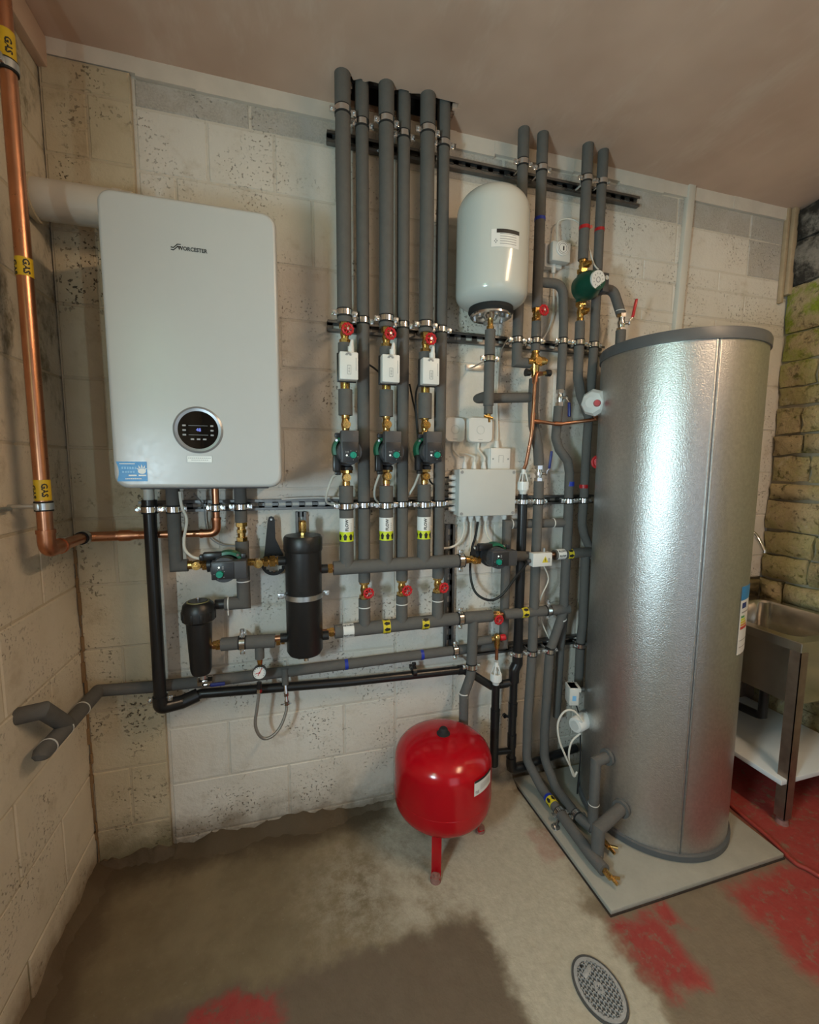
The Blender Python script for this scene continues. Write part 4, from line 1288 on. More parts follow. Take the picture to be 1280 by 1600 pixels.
# ================================================================== SEPARATOR
sc_ = at(474.5, 900, FD); sx_ = sc_.x; sz1 = at(474, 838, FD + .03).z; sz0 = at(475, 1030, FD + .05).z
sr = .0655
t = thing('hydraulic_separator', 'tall black insulated separator canister held by a steel band', 'separator', (sx_, -FD, sz0))
cz = sz1 - .055
P('shell', Mb().lathe([(.045, 0), (.058, .004), (sr, .018), (sr, cz - sz0)], (sx_, -FD, sz0), Z1, 36), 'black_paint', t)
P('cap', Mb().lathe([(sr + .002, -.002), (sr + .004, .004), (sr + .004, .046), (sr - .002, .055), (0, .056)], (sx_, -FD, cz), Z1, 36), 'black_paint', t)
zb = at(474, 935, FD + .05).z
o = P('steel_band', Mb().band((sx_, -FD, zb), Z1, sr - .002, sr + .004, .018, 36).obox((sx_ - sr - .016, -FD, zb), X1, Y1, Z1, (.022, .01, .02), .002).obox((sx_ + sr + .016, -FD, zb), X1, Y1, Z1, (.022, .01, .02), .002), 'zinc', t)
for s_ in (-1, 1): P('bolt', Mb().cyl((sx_ + s_ * (sr + .018), -FD - .012, zb), (sx_ + s_ * (sr + .018), -FD + .012, zb), .006, seg=6), 'zinc', o)
vt = at(474, 813, FD).z
P('air_vent', Mb().cyl((sx_, -FD, sz1 - .005), (sx_, -FD, sz1 + .012), .009, seg=6).lathe([(.0125, .01), (.0135, .014), (.0135, vt - sz1 - .006), (.009, vt - sz1), (0, vt - sz1)], (sx_, -FD, sz1), Z1, 18), 'brass', t)
P('drain_cock', Mb().cyl((sx_ + .004, -FD, sz0 + .005), (sx_ + .004, -FD, sz0 - .028), .009, seg=10).cyl((sx_ + .004, -FD, sz0 - .012), (sx_ + .004, -FD, sz0 - .018), .013, seg=8).torus((sx_ - .02, -FD, sz0 - .008), Y1, .012, .0016, 14, 6), 'chrome', t)
for zz, s_ in ((bz, -1), (sz, -1), (HZ, 1), (RHZ, 1)):
    P('port', Mb().cyl((sx_ + s_ * (sr - .01), -FD, zz), (sx_ + s_ * (sr + .022), -FD, zz), .017, seg=14), 'black_paint', t)
# plastic filter spanner hanging on the wall
k0, k1 = at(424, 813, .045), at(428, 880, .045)
t = thing('filter_spanner', 'black plastic filter spanner hanging on the wall beside the separator', 'spanner', k1)
mb = Mb(); Rr = .038
mb.prism([(k0.x - .013, -.052, k0.z), (k0.x - .009, -.052, k0.z + .012), (k0.x, -.052, k0.z + .016), (k0.x + .010, -.052, k0.z + .011), (k0.x + .013, -.052, k0.z), (k0.x + .013, -.052, k0.z - .07), (k1.x + .036, -.052, k1.z + .030), (k1.x + .01, -.052, k1.z + .030), (k1.x - .036, -.052, k1.z + .012), (k1.x - .034, -.052, k1.z + .03)], (0, .012, 0))
P('handle', mb, 'black_plastic', t)
P('ring', Mb().band((k1.x, -.046, k1.z), Y1, Rr - .002, Rr + .008, .014, 32), 'black_plastic', t)
mb = Mb()
for k in range(14):
    a = 2 * PI * k / 14; mb.obox((k1.x + (Rr - .003) * math.cos(a), -.046, k1.z + (Rr - .003) * math.sin(a)), V((math.cos(a), 0, math.sin(a))), Y1, V((-math.sin(a), 0, math.cos(a))), (.006, .012, .007))
P('teeth', mb, 'black_plastic', t)
P('hanging_screw', Mb().cyl((k0.x, -.03, k0.z + .004), (k0.x, -.056, k0.z + .004), .004, seg=8), 'zinc', t)

# ================================================================== COLD FEED (along the wall, blue tapes)
L0 = V((.06, -.085, at(139, 1080, .085).z)); 
zc_ = at(540, 1038, .06).z
cp = [V((.06, -.06, at(139, 1081, .06).z)), at(240, 1073, .06), at(337, 1063, .06), at(540, 1038, .06), at(711, 1016, .06), at(788, 1007, .06)]
zcm = [q.z for q in cp]
ux = at(790, 900, .06).x; uz = at(790, 819, .06).z
t = thing('cold_feed_pipe', 'grey lagged cold feed along the wall with blue tapes and left wall branch', 'pipe', cp[0])
zl = at(711, 1016, .06).z
sleeve(t, [cp[0], cp[1], cp[2], cp[3], cp[4] - X1 * .006], .0205)
sleeve(t, [cp[4] + X1 * .006, V((ux, -.06, cp[5].z)), V((ux, -.06, uz)), V((at(890, 817, .1).x, -.09, at(888, 817, .1).z))], .0205)
clamp(rail5, cp[4], X1, .0205)
for px_, py_ in ((541, 1038), (659, 1023)):
    q = at(px_, py_, .06); ring(t, q, (cp[4] - cp[3]), .0207, .013, 'blue_tape', label='blue tape')
P('cable_tie', Mb().band(at(799, 819, .062), X1, .020, .0217, .004), 'white_plastic', t)
P('cable_tie', Mb().band(at(864, 817, .083), X1, .020, .0217, .004), 'white_plastic', t)
A = cp[0]; Bq = V((.058, -.385, atx(82, 1131, .058).z)); Cq = V((.058, -.425, atx(72, 1170, .058).z))
ee = (Cq - A).normalized()
Eq = A + (Cq - A) * 1.0
P('wall_branch', Mb().ring_tube([A, Eq, Eq + ee * .012 - Z1 * .006, Eq + ee * .016 - Z1 * .012], [.0225, .0225, .019, .010], 18), 'foam', t)
tq = A + (Eq - A) * .62
tw = atx(37, 1116, .01)
sleeve(t, [tq, V((.055, tw.y + .0, tw.z + .004)), V((-.01, tw.y - .01, tw.z))], .0225, 'wall_branch')
for f_ in (.35, .66, .92): P('cable_tie', Mb().band(A + (Eq - A) * f_, ee, .022, .0238, .004), 'white_plastic', t)
P('tee_tail', Mb().cyl(at(445, 1045, .07), at(446, 1070, .085), .0135, .0125), 'foam', t)
lv = at(321, 1064, .085)
lever_valve('chrome ball valve with blue lever on the cold feed under the black filter', lv, X1, FR, X1, 'blue_plastic', R=.014, lev=.05)

# ================================================================== EXPANSION LEG, RELIEF VALVE, TUNDISH (above the red vessel)
j = at(738, 964, RD)
t = thing('expansion_pipe', 'grey lagged pipe dropping from the return header to the red vessel', 'pipe', at(724, 1128, .09))
k1_, k2_ = at(737, 1036, .10), at(737, 1045, .10)
sleeve(t, [V((k1_.x, -RD, j.z)), V((k1_.x, -.10, k1_.z))], .0225)
sleeve(t, [V((k1_.x, -.10, k2_.z)), at(735, 1058, .10), at(725, 1086, .10), at(724, 1160, .09), V((at(724, 1160, .09).x, -.075, .36))], .0205)
P('cable_tie', Mb().band(at(725, 1083, .10), Z1, .019, .0218, .004), 'white_plastic', t)
sleeve(t, [at(738, 1003, .10), at(766, 999, .10)], .0185, 'side_sleeve')
clamp(t, V((k1_.x, -.10, (k1_.z + k2_.z) / 2)), Z1, .0225, wall_y=0)
rv_ = at(777, 997, .11)
t = thing('relief_valve', 'brass relief valve with red cap beside the lagged expansion pipe', 'valve', rv_)
P('body', Mb().cyl(at(765, 999, .10), rv_, .010).lathe([(.010, -.045), (.013, -.03), (.013, -.012), (.016, 0), (.013, .014), (.009, .018)], rv_, Z1, 16), 'brass', t)
P('cap', Mb().lathe([(.008, .012), (.013, .014), (.014, .034), (.011, .038), (0, .038)], rv_, V((1, -.15, .08)), 14), 'red_plastic', t, 'red cap')
tu = at(777, 1034, .11); tb = at(777, 1070, .11)
P('copper_tail', Mb().cyl(rv_ - Z1 * .04, V((rv_.x, -.11, tu.z + .01)), .0075, seg=12), 'copper', t)


def tundish(label, x, y, z1, z0, R=.024):
    t = thing('tundish', label, 'tundish', (x, y, z0), 'white tundishes'); H = z1 - z0
    P('inlet', Mb().lathe([(.009, H), (.010, H * .82), (.008, H * .80)][::-1], (x, y, z0), Z1, 14), 'clear_white', t)
    mb = Mb()
    for k in range(4):
        a = PI / 4 + PI / 2 * k; mb.cyl((x + .009 * math.cos(a), y + .009 * math.sin(a), z0 + H * .86), (x + R * .85 * math.cos(a), y + R * .85 * math.sin(a), z0 + H * .5), .0028, seg=6)
    P('window_ribs', mb, 'clear_white', t)
    P('cup', Mb().lathe([(.014, 0), (.016, H * .12), (R, H * .20), (R, H * .52), (R - .003, H * .52), (R - .003, H * .24), (.002, H * .14)], (x, y, z0), Z1, 20), 'clear_white', t)
    mb = Mb()
    for k in range(16):
        a = 2 * PI * k / 16; mb.obox((x + R * math.cos(a), y + R * math.sin(a), z0 + H * .36), V((math.cos(a), math.sin(a), 0)), V((-math.sin(a), math.cos(a), 0)), Z1, (.002, .004, H * .28))
    P('cup_ribs', mb, 'clear_white', t)


tundish('white tundish under the relief valve above the red vessel', rv_.x, -.11, tu.z, tb.z)
pb = at(769, 1196, .11)
t = thing('discharge_pipe', 'short black discharge pipe below the tundish behind the red vessel', 'pipe', (rv_.x, -.11, pb.z))
P('pipe', Mb().cyl((rv_.x, -.11, tb.z + .004), (rv_.x, -.11, pb.z), .0175), 'black_plastic', t)
zz = at(773, 1108, .11).z
P('socket', Mb().cyl((rv_.x, -.11, zz), (rv_.x, -.11, zz - .05), .0205), 'black_plastic', t)
P('outlet_socket', Mb().cyl((rv_.x, -.11, zz - .05), (rv_.x, -.11, pb.z), .0195), 'black_plastic', t)
P('crossover', Mb().cyl((rv_.x, -.108, at(780, 1172, .1).z), at(801, 1172, .09), .014), 'black_plastic', t)

# long black discharge stack beside the cylinder
b0 = at(818, 772, .09); b1 = at(809, 1000, .09); bx = (b0.x + b1.x) / 2
zc4 = z4_
t = thing('discharge_stack', 'long black discharge pipe running down the wall behind the grey lagged pipes', 'pipe', (bx, -.09, .1))
P('upper_pipe', Mb().cyl((bx, -.09, b0.z), (bx, -.09, zc4 - .03), .0205), 'black_plastic', t)
lo_ = V((at(800, 1202, .09).x, -.09, at(800, 1202, .09).z))
xl = at(801, 1120, .09).x
P('offset', Mb().ring_tube(rounded([(bx, -.09, zc4 + .0), (bx, -.09, zc4 - .045), (xl, -.09, zc4 - .075), (xl, -.09, zc4 - .13)], .02), .0235, 18), 'black_plastic', t)
P('lower_pipe', Mb().cyl((xl, -.09, zc4 - .10), (xl, -.09, lo_.z), .0175), 'black_plastic', t)
P('elbow', Mb().ring_tube(rounded([(xl, -.09, lo_.z + .06), (xl, -.09, lo_.z), (xl + .07, -.085, lo_.z)], .03), .0225, 18), 'black_plastic', t)
P('foot_run', Mb().cyl((xl + .05, -.085, lo_.z), (2.05, -.05, lo_.z + .01), .0185), 'black_plastic', t)
for zq in (1108, 1156):
    q = at(801, zq, .09); P('socket', Mb().cyl((xl, -.09, q.z + .03), (xl, -.09, q.z - .03), .0205), 'black_plastic', t)
q = at(790, 1118, .06); P('clip', Mb().cyl(q, V((xl, -.09, q.z)), .006, seg=8).band(q - X1 * .004, Y1, .004, .010, .012, 14), 'black_plastic', t)
P('side_branch', Mb().cyl(at(786, 1068, .08), (xl, -.09, at(790, 1067, .09).z), .0165), 'black_plastic', t)
clamp(rail4, (bx, -.09, z4_), Z1, .0215); clamp(rail3, (bx, -.09, z3_), Z1, .0205)
tp = at(820, 733, .09)
tundish('white tundish at the end of the thin copper pipe above the black stack', bx, -.09, tp.z, b0.z - .004, .0225)

# ================================================================== RED EXPANSION VESSEL
VX, VY, VR = 1.278, -.25, .190
zt_, zb_ = zat(693, 1146, VX, VY), .130
H = zt_ - zb_


def dome(R, h, e, n=12):
    return [(R * (1 - (1 - k / n) ** e) ** (1 / e) if k else 0.0, h * k / n) for k in range(n + 1)]


def dome_pts(R, h, e, n=12):      # (radius, height) from rim to crown of a super-elliptic end
    out = []
    for k in range(n + 1):
        a = PI / 2 * k / n
        out.append((R * math.cos(a) ** (2 / e) if k < n else 0.0, h * math.sin(a) ** (2 / e)))
    return out


tp_ = dome_pts(VR, .105, 2.5); bt_ = dome_pts(VR, .095, 2.6)
prof = [(r_, .095 - h_) for r_, h_ in bt_[::-1]] + [(r_, H - .105 + h_) for r_, h_ in tp_]
red = thing('expansion_vessel', 'large glossy red expansion vessel standing on the floor', 'vessel', (VX, VY, 0))
P('shell', Mb().lathe(prof, (VX, VY, zb_), Z1, 56), 'red_paint', red, ang=60)
P('weld_rim', Mb().torus((VX, VY, zb_ + .118), Z1, VR - .001, .0016, 56, 6), 'red_paint', red)
cz = zt_
P('valve_cap', Mb().lathe([(.026, -.004), (.026, .002), (.019, .006), (.017, .018), (.012, .024), (0, .025)], (VX, VY, cz), Z1, 20), 'rubber', red, 'black rubber valve cap')
feet = [atz(681, 1374, 0), atz(755, 1297, 0)]
for k in range(3):
    if k < 2: a = math.atan2(feet[k].y - VY, feet[k].x - VX)
    else: a = math.radians(122)
    rr = .155; e = V((math.cos(a), math.sin(a), 0)); s_ = V((-e.y, e.x, 0))
    lg_ = P('leg', Mb().obox((VX + e.x * rr, VY + e.y * rr, .115), e, s_, Z1, (.005, .036, .20), .001).obox((VX + e.x * (rr + .012), VY + e.y * (rr + .012), .014), e, s_, Z1, (.026, .036, .005), .001), 'red_paint', red)
    P('foot', Mb().cyl((VX + e.x * (rr + .016), VY + e.y * (rr + .016), 0.0), (VX + e.x * (rr + .016), VY + e.y * (rr + .016), .020), .020, .017, seg=16).cyl((VX + e.x * (rr + .016), VY + e.y * (rr + .016), .02), (VX + e.x * (rr + .016), VY + e.y * (rr + .016), .027), .008, seg=6), 'rust_foot', lg_, 'worn reddish foot')
# data label on the right flank
def cyl_hit(px, py, cx, cy, R):
    r_ = ray(px, py); dx, dy = r_.x, r_.y; ox, oy = CAM.x - cx, CAM.y - cy
    A_ = dx * dx + dy * dy; B_ = 2 * (ox * dx + oy * dy); C2 = ox * ox + oy * oy - R * R
    D_ = max(0, B_ * B_ - 4 * A_ * C2); k_ = (-B_ - math.sqrt(D_)) / (2 * A_); return CAM + r_ * k_


q = cyl_hit(741, 1235, VX, VY, VR); a0 = math.atan2(q.y - VY, q.x - VX)
zl0, zl1 = cyl_hit(742, 1243, VX, VY, VR).z, cyl_hit(742, 1222, VX, VY, VR).z
W = lambda u, v, R=VR: V((VX + R * math.cos(a0 + v / VR), VY + R * math.sin(a0 + v / VR), u))
lb = P('data_label', wrap_patch(Mb(), lambda u, v: W(u, v, VR + .0012), zl0 - .003, zl1, 0, .105, 14), 'label_white', red, 'white data label with black header')
P('label_header', wrap_patch(Mb(), lambda u, v: W(u, v, VR + .0018), zl1 - .006, zl1 + .003, 0, .105, 14), 'print_black', lb)
mb = Mb()
for k in range(4): wrap_patch(mb, lambda u, v: W(u, v, VR + .0018), zl0 + .012 + .006 * k, zl0 + .0135 + .006 * k, .030, .095, 8)
for i in range(4):
    for k in range(3):
        if (i * 3 + k * 5) % 4: wrap_patch(mb, lambda u, v: W(u, v, VR + .0018), zl0 + .004 + .004 * k, zl0 + .0075 + .004 * k, .006 + .004 * i, .0095 + .004 * i, 1)
P('label_print', mb, 'print_grey', lb)

# ================================================================== WHITE VESSEL
WX, WY, WR = 1.480, -.162, .135
wt, wb = zat(770, 300, WX, WY), zat(764, 487, WX, WY)
t = thing('potable_vessel', 'glossy white expansion vessel hung upright on the wall', 'vessel', (WX, WY, wb))
H = wt - wb
tp_ = dome_pts(WR, .098, 2.35); bt_ = dome_pts(WR, .062, 2.3)
P('shell', Mb().lathe([(r_, .062 - h_) for r_, h_ in bt_[::-1]] + [(r_, H - .098 + h_) for r_, h_ in tp_], (WX, WY, wb), Z1, 48), 'vessel_white', t, ang=60)
P('rubber_ring', Mb().lathe([(.070, .012), (.084, .010), (.086, -.004), (.080, -.014), (.060, -.014)], (WX, WY, wb), Z1, 36), 'rubber', t, 'black rubber ring')
fl_ = P('flange', Mb().lathe([(.078, -.012), (.079, -.022), (.074, -.025), (.050, -.022), (.030, -.018), (.022, -.030), (0, -.030)], (WX, WY, wb), Z1, 36), 'chrome', t)
for k in range(6):
    a = 2 * PI * k / 6 + .4; P('bolt', Mb().cyl((WX + .062 * math.cos(a), WY + .062 * math.sin(a), wb - .020), (WX + .062 * math.cos(a), WY + .062 * math.sin(a), wb - .031), .0075, seg=6), 'zinc', fl_)
P('wall_band', Mb().box((WX, WY + WR + .012, wb + .2), (.06, .05, .05), .003), 'zinc', t)
q = cyl_hit(768, 365, WX, WY, WR); a0w = math.atan2(q.y - WY, q.x - WX); za, zb2 = cyl_hit(790, 358, WX, WY, WR).z, cyl_hit(790, 386, WX, WY, WR).z
W = lambda u, v, R=.001: V((WX + (WR + R) * math.cos(a0w + v / WR), WY + (WR + R) * math.sin(a0w + v / WR), u))
lb = P('data_label', wrap_patch(Mb(), lambda u, v: W(u, v), zb2, za, 0, .105, 12), 'label_white', t, 'small data label with black header')
P('label_header', wrap_patch(Mb(), lambda u, v: W(u, v, .0016), za - .013, za, .018, .105, 10), 'print_black', lb)
mb = Mb()
for k in range(5): wrap_patch(mb, lambda u, v: W(u, v, .0016), zb2 + .010 + .008 * k, zb2 + .012 + .008 * k, .030, .092, 6)
for i in range(3):
    for k in range(3):
        if (i + k) % 2: wrap_patch(mb, lambda u, v: W(u, v, .0016), zb2 + .012 + .005 * k, zb2 + .0165 + .005 * k, .010 + .004 * i, .0135 + .004 * i, 1)
P('label_print', mb, 'print_grey', lb)
# its connection
vx = WX; vy = WY
zq = lambda py: zat(762, py, vx, vy)
t = thing('vessel_pipe', 'lagged grey pipe hanging below the white vessel with a drain cock', 'pipe', (vx, vy, zq(650)))
P('tail', Mb().cyl((vx, vy, wb - .02), (vx, vy, zq(516)), .011, seg=12).cyl((vx, vy, zq(510)), (vx, vy, zq(516)), .0145, seg=6), 'brass', t)
sleeve(t, [(vx, vy, zq(516)), (vx, vy, zq(559))], .0205); sleeve(t, [(vx, vy, zq(563)), (vx, vy, zq(634))], .0205); sleeve(t, [(vx, vy, zq(634)), (vx, vy, zq(647))], .0175)
mb = Mb().cyl((vx, vy, zq(646)), (vx, vy, zq(652)), .010, seg=10).cyl((vx - .022, vy - .01, zq(651)), (vx + .014, vy - .012, zq(654)), .0055, seg=8).cyl((vx, vy - .008, zq(652)), (vx, vy - .012, zq(660)), .005, seg=8)
P('drain_cock', mb, 'brass', t)
clamp(t, (vx, vy, zq(561)), Z1, .0200, stud=at(733, 577, .012))
P('stud_plate', Mb().box(at(742, 575, .004), (.085, .006, .026), .002), 'zinc', t)
tz_ = zat(762, 618, vx, vy); ea = at(832, 621, .085)
sleeve(t, [(vx, vy + .005, tz_), (vx - .002, -.085, tz_), (ea.x, -.085, ea.z)], .0205, 'branch_sleeve')

# ================================================================== RIGHT-HAND PIPES
BDp = .098
t = thing('mains_pipe', 'grey lagged pipe passing behind the white vessel to the brass control valve', 'pipe', at(808, 566, BDp))
xm = (at(818, 250, BDp).x + at(808, 531, BDp).x) / 2
cz1 = at(818, 256, BDp).z; cz2 = at(808, 532, BDp).z; ez = at(808, 566, BDp).z; er = at(829, 567, BDp).x
sleeve(t, [(xm, -BDp, CEIL + .03), (xm, -BDp, cz1 + .006)], .0222); sleeve(t, [(xm, -BDp, cz1 - .006), (xm, -BDp, cz2 + .006)], .021)
sleeve(t, [(xm, -BDp, cz2 - .006), (xm, -BDp, ez), (er, -BDp, ez)], .021)
clamp(rail1, (xm, -BDp, cz1), Z1, .0212); clamp(rail2, (xm, -BDp, cz2), Z1, .0212)

xb = (at(846, 290, BDp).x + at(837, 533, BDp).x) / 2
Zb = lambda py, px=840: at(px, py, BDp).z
t = thing('cold_riser', 'grey lagged riser with a blue tape beside the white vessel', 'pipe', (xb, -BDp, Zb(700)))
cz1 = Zb(265, 847)
P('pipe', Mb().cyl((xb, -BDp, CEIL + .05), (xb, -BDp, Zb(600)), .010), 'copper', t)
sleeve(t, [(xb, -BDp, CEIL + .03), (xb, -BDp, cz1 + .006)], .0222); sleeve(t, [(xb, -BDp, cz1 - .006), (xb, -BDp, Zb(482))], .021)
sleeve(t, [(xb, -BDp, Zb(503)), (xb, -BDp, Zb(533) + .006)], .019); sleeve(t, [(xb, -BDp, Zb(533) - .006), (xb, -BDp, Zb(551))], .019)
ring(t, (xb, -BDp, Zb(343, 843)), Z1, .0212, .012, 'blue_tape', label='blue tape')
bt = at(888, 531, BDp)
P('foam_sleeve', Mb().ring_tube(rounded([(xb, -BDp, at(850, 442, BDp).z), at(880, 444, BDp), at(881, 500, BDp)], {1: .05}), .0190, 18), 'foam', t)
clamp(rail1, (xb, -BDp, cz1), Z1, .0212); clamp(rail2, (xb, -BDp, Zb(533)), Z1, .019)
gate_valve('brass valve with red wheel on the riser right of the white vessel', (xb, -BDp, Zb(492)), Z1, (.05, -1, .05), out=.05, L=abs(Zb(482) - Zb(503)) + .004)
# multibloc control valve
mv = at(836, 566, BDp + .01)
t = thing('control_valve', 'chunky brass inlet control valve with black knobs below the riser', 'valve', mv)
P('body', Mb().lathe([(.013, -.060), (.013, -.045), (.019, -.035), (.019, -.008), (.023, 0), (.019, .012), (.019, .026), (.015, .032), (.015, .045)], mv, Z1, 18).cyl(mv - X1 * .035, mv + X1 * .03, .015, seg=14).cyl(mv + FR * .0, mv + FR * .030, .016, seg=16), 'brass', t)
P('cartridge_cap', Mb().cyl(mv + X1 * .018 + Z1 * .006, mv + X1 * .042 + Z1 * .006, .020, .017, seg=18).cyl(mv + X1 * .042 + Z1 * .006, mv + X1 * .054 + Z1 * .006, .012, seg=14), 'brass', t)
q = at(823, 582, BDp + .01); P('knob', Mb().cyl(q - X1 * .004, q + X1 * .016, .016, .013, seg=16), 'black_plastic', t); mb = Mb(); q2 = at(856, 583, BDp + .01); mb.cyl(q2 - X1 * .006, q2 + X1 * .012, .014, seg=16)
P('knob', mb, 'black_plastic', t)
P('outlet_tail', Mb().cyl(at(838, 586, BDp + .02), at(852, 583, BDp + .012), .009, seg=12), 'brass', t)
# copper relief pipe
CDp = .125
k = [at(850, 584, CDp - .015), at(839, 584, CDp), at(836, 600, CDp), at(832.5, 659, CDp), at(830, 684, CDp), V((bx + .004, -.10, tp.z + .02)), V((bx, -.09, tp.z - .004))]
t = thing('relief_copper_pipe', 'thin copper relief pipe with a branch across to the cylinder fitting', 'pipe', k[5])
P('down_pipe', Mb().ring_tube(rounded(k, .016), .0076, 12), 'copper', t)
br = [at(832.5, 657, CDp), at(872, 663, CDp), at(935, 655, .15), V((1.965, -.168, at(940, 648, .168).z))]
P('branch', Mb().ring_tube(rounded(br, .012), .0076, 12), 'copper', t)
P('soldered_elbow', Mb().ring_tube(rounded([at(846, 584, CDp - .01), at(838.5, 584, CDp), at(836.5, 597, CDp)], .012), .0094, 12), 'copper_joint', t)
P('soldered_coupling', Mb().cyl(at(866, 662, CDp), at(878, 662.5, CDp + .002), .0094, seg=12), 'copper_joint', t)
mb = Mb().cyl(at(833.5, 645, CDp), at(831.5, 672, CDp), .0094, seg=12).cyl(at(832, 658, CDp), at(843, 659, CDp), .0094, seg=12)
P('soldered_tee', mb, 'copper_joint', t)
# cold main under the control valve -> ball valve -> down to the floor and the cylinder
z_ = lambda px, py: at(px, py, BDp)
BD2 = .085
t = thing('cylinder_cold_pipe', 'grey lagged pipe behind the thin copper, running down the wall and along the plinth edge', 'pipe', (1.74, -.1, .05))
up = [at(835, 592, BD2), at(833, 640, BD2), at(834, 665, BD2), at(841, 700, BD2), at(842, 727, BD2)]
sleeve(t, rounded(up, .03), .0215)
lo1 = at(842, 752, .095); 
xa = at(833, 980, .10).x
PZ = .022
dn = [lo1, V((at(838, 860, .1).x, -.10, at(838, 860, .1).z)), V((1.755, -.10, z4_ + .006))]
sleeve(t, [lo1, V((lo1.x, -.097, z3_ + .006))], .0215); sleeve(t, [V((lo1.x, -.097, z3_ - .006)), dn[1], dn[2]], .0212)
fl1 = [V((1.755, -.10, z4_ - .006)), V((1.745, -.10, .376)), V((1.746, -.10, .16)), V((1.788, -.17, .055)), V((1.786, -.30, .052))]
sleeve(t, rounded(fl1, .07, 8), .0205)
fl2 = [V((1.786, -.312, .052)), V((1.779, -.506, .050)), V((1.783, -.575, .050))]
sleeve(t, fl2, .0225)
P('drain_cock', Mb().cyl(fl2[-1], fl2[-1] + V((.003, -.03, -.002)), .011, seg=10).cyl(fl2[-1] + V((.003, -.028, 0)), fl2[-1] + V((.028, -.045, .004)), .005, seg=8).cyl(fl2[-1] + V((.003, -.028, 0)), fl2[-1] + V((.010, -.055, -.006)), .006, seg=8), 'brass', t)
q = V((1.787, -.235, .053)); ax = (fl1[-1] - fl1[-2])
ring(t, V((1.787, -.222, .0532)), ax, .0208, .012, 'blue_tape', label='blue tape')
arrow_label(t, V((1.787, -.247, .053)), ax, .0207, .034, 1)
o = clamp(t, V((1.786, -.306, .052)), Y1, .021, stud=(1.745, -.335, .024))
P('floor_plate', Mb().cyl((1.745, -.335, .0), (1.745, -.335, .024), .018, seg=14).torus((1.745, -.335, .022), V((1, -.4, .6)), .014, .003, 14, 6), 'zinc', t)
clamp(rail3, (lo1.x, -.097, z3_), Z1, .0215); clamp(rail4, (1.755, -.10, z4_), Z1, .021)
lever_valve('chrome ball valve with blue lever between the lagged pipes left of the cylinder', at(842, 740, .092), Z1, V((1, -.6, 0)), V((.05, -.1, 1)), 'blue_plastic', R=.016, L=abs(at(842, 727, .09).z - lo1.z), lev=.075)
# stub up into the cylinder (low front port)
TX, TY, TR = 2.215, -.337, .282


def port(px, py):
    q = cyl_hit(px, py, TX, TY, TR); n_ = V((q.x - TX, q.y - TY, 0)).normalized(); return q, n_


p2, n2 = port(972, 1262)
s2 = V((1.802, -.513, .05)); sz2 = zat(938, 1296, 1.806, -.517)
e2_ = V((s2.x, s2.y, sz2))
sleeve(t, [s2, e2_, p2], .0235, 'port_sleeve')
P('port_collar', Mb().band(p2 + n2 * .006, p2 - e2_, .0225, .034, .014), 'foam', t)

# B3: cold branch, valve, S-bend, return to floor
t = thing('hot_return_pipe', 'grey lagged pipe with chrome valve and S-bend running down left of the cylinder', 'pipe', (1.85, -.1, .05))
x3 = at(880, 531, BDp).x
sleeve(t, [V((at(881, 500, BDp).x, -BDp, at(881, 500, BDp).z)), V((x3, -BDp, z2_ + .006))], .0185); sleeve(t, [V((x3, -BDp, z2_ - .006)), at(876, 609, BDp)], .0185)
s3 = [at(873, 635, BDp), at(868.5, 684, BDp), at(874, 702, BDp), at(887, 720, BDp), at(890, 738, BDp), V((at(889, 770, BDp).x, -BDp, z3_ + .006))]
sleeve(t, rounded(s3, .03), .0195)
b3 = [V((at(889, 780, BDp).x, -BDp, z3_ - .006)), at(887, 831, BDp), at(882, 925, BDp), at(881, 955, BDp), at(862, 1010, BDp), V((1.846, -.10, z4_ + .006))]
sleeve(t, rounded(b3, .02), .0205)
sleeve(t, rounded([V((1.845, -.10, z4_ - .006)), V((1.836, -.10, .274)), V((1.84, -.10, .15)), V((1.850, -.18, .056)), V((1.846, -.33, .052))], .07, 8), .0205)
sleeve(t, [V((1.846, -.342, .052)), V((1.866, -.405, .050))], .0215)
ring(t, at(890, 756, BDp), Z1, .0197, .020, 'blue_tape', label='blue tape')
P('cable_tie', Mb().band(at(878, 968, BDp), V((-.3, 0, 1)), .020, .0217, .005), 'white_plastic', t)
clamp(rail2, (x3, -BDp, z2_), Z1, .0185); clamp(rail3, (at(889, 779, BDp).x, -BDp, z3_), Z1, .0197); clamp(rail4, (1.846, -.10, z4_), Z1, .0205)
clamp(t, V((1.846, -.336, .052)), Y1, .0205, stud=(1.846, -.336, .0225))
p1, n1 = port(950, 1183)
s1_ = V((1.873, -.398, .05)); e1_ = V((s1_.x, s1_.y, zat(927, 1189, s1_.x, s1_.y)))
sleeve(t, [s1_ - Z1 * .01, s1_ + Z1 * .10, e1_, V((p1.x, p1.y, e1_.z + .004))], .0205, 'port_sleeve')
P('cable_tie', Mb().band(s1_ + Z1 * .10, Z1, .020, .0217, .003), 'white_plastic', t)
P('port_collar', Mb().band(V((p1.x, p1.y, e1_.z + .004)) + n1 * .006, V((p1.x - e1_.x, p1.y - e1_.y, 0)), .0205, .032, .012), 'foam', t)
P('drain_cock', Mb().cyl((1.866, -.43, .052), (1.868, -.50, .050), .010, seg=10).cyl((1.868, -.49, .05), (1.895, -.515, .055), .005, seg=8).cyl((1.868, -.49, .05), (1.872, -.525, .045), .006, seg=8), 'brass', t)
lever_valve('chrome ball valve with dark blue lever above the S-bend', at(875, 622, BDp), Z1, V((.7, -1, 0)), V((.02, -.05, -1)), 'blue_plastic', R=.0155, L=abs(at(875, 609, BDp).z - at(875, 635, BDp).z), lev=.06)

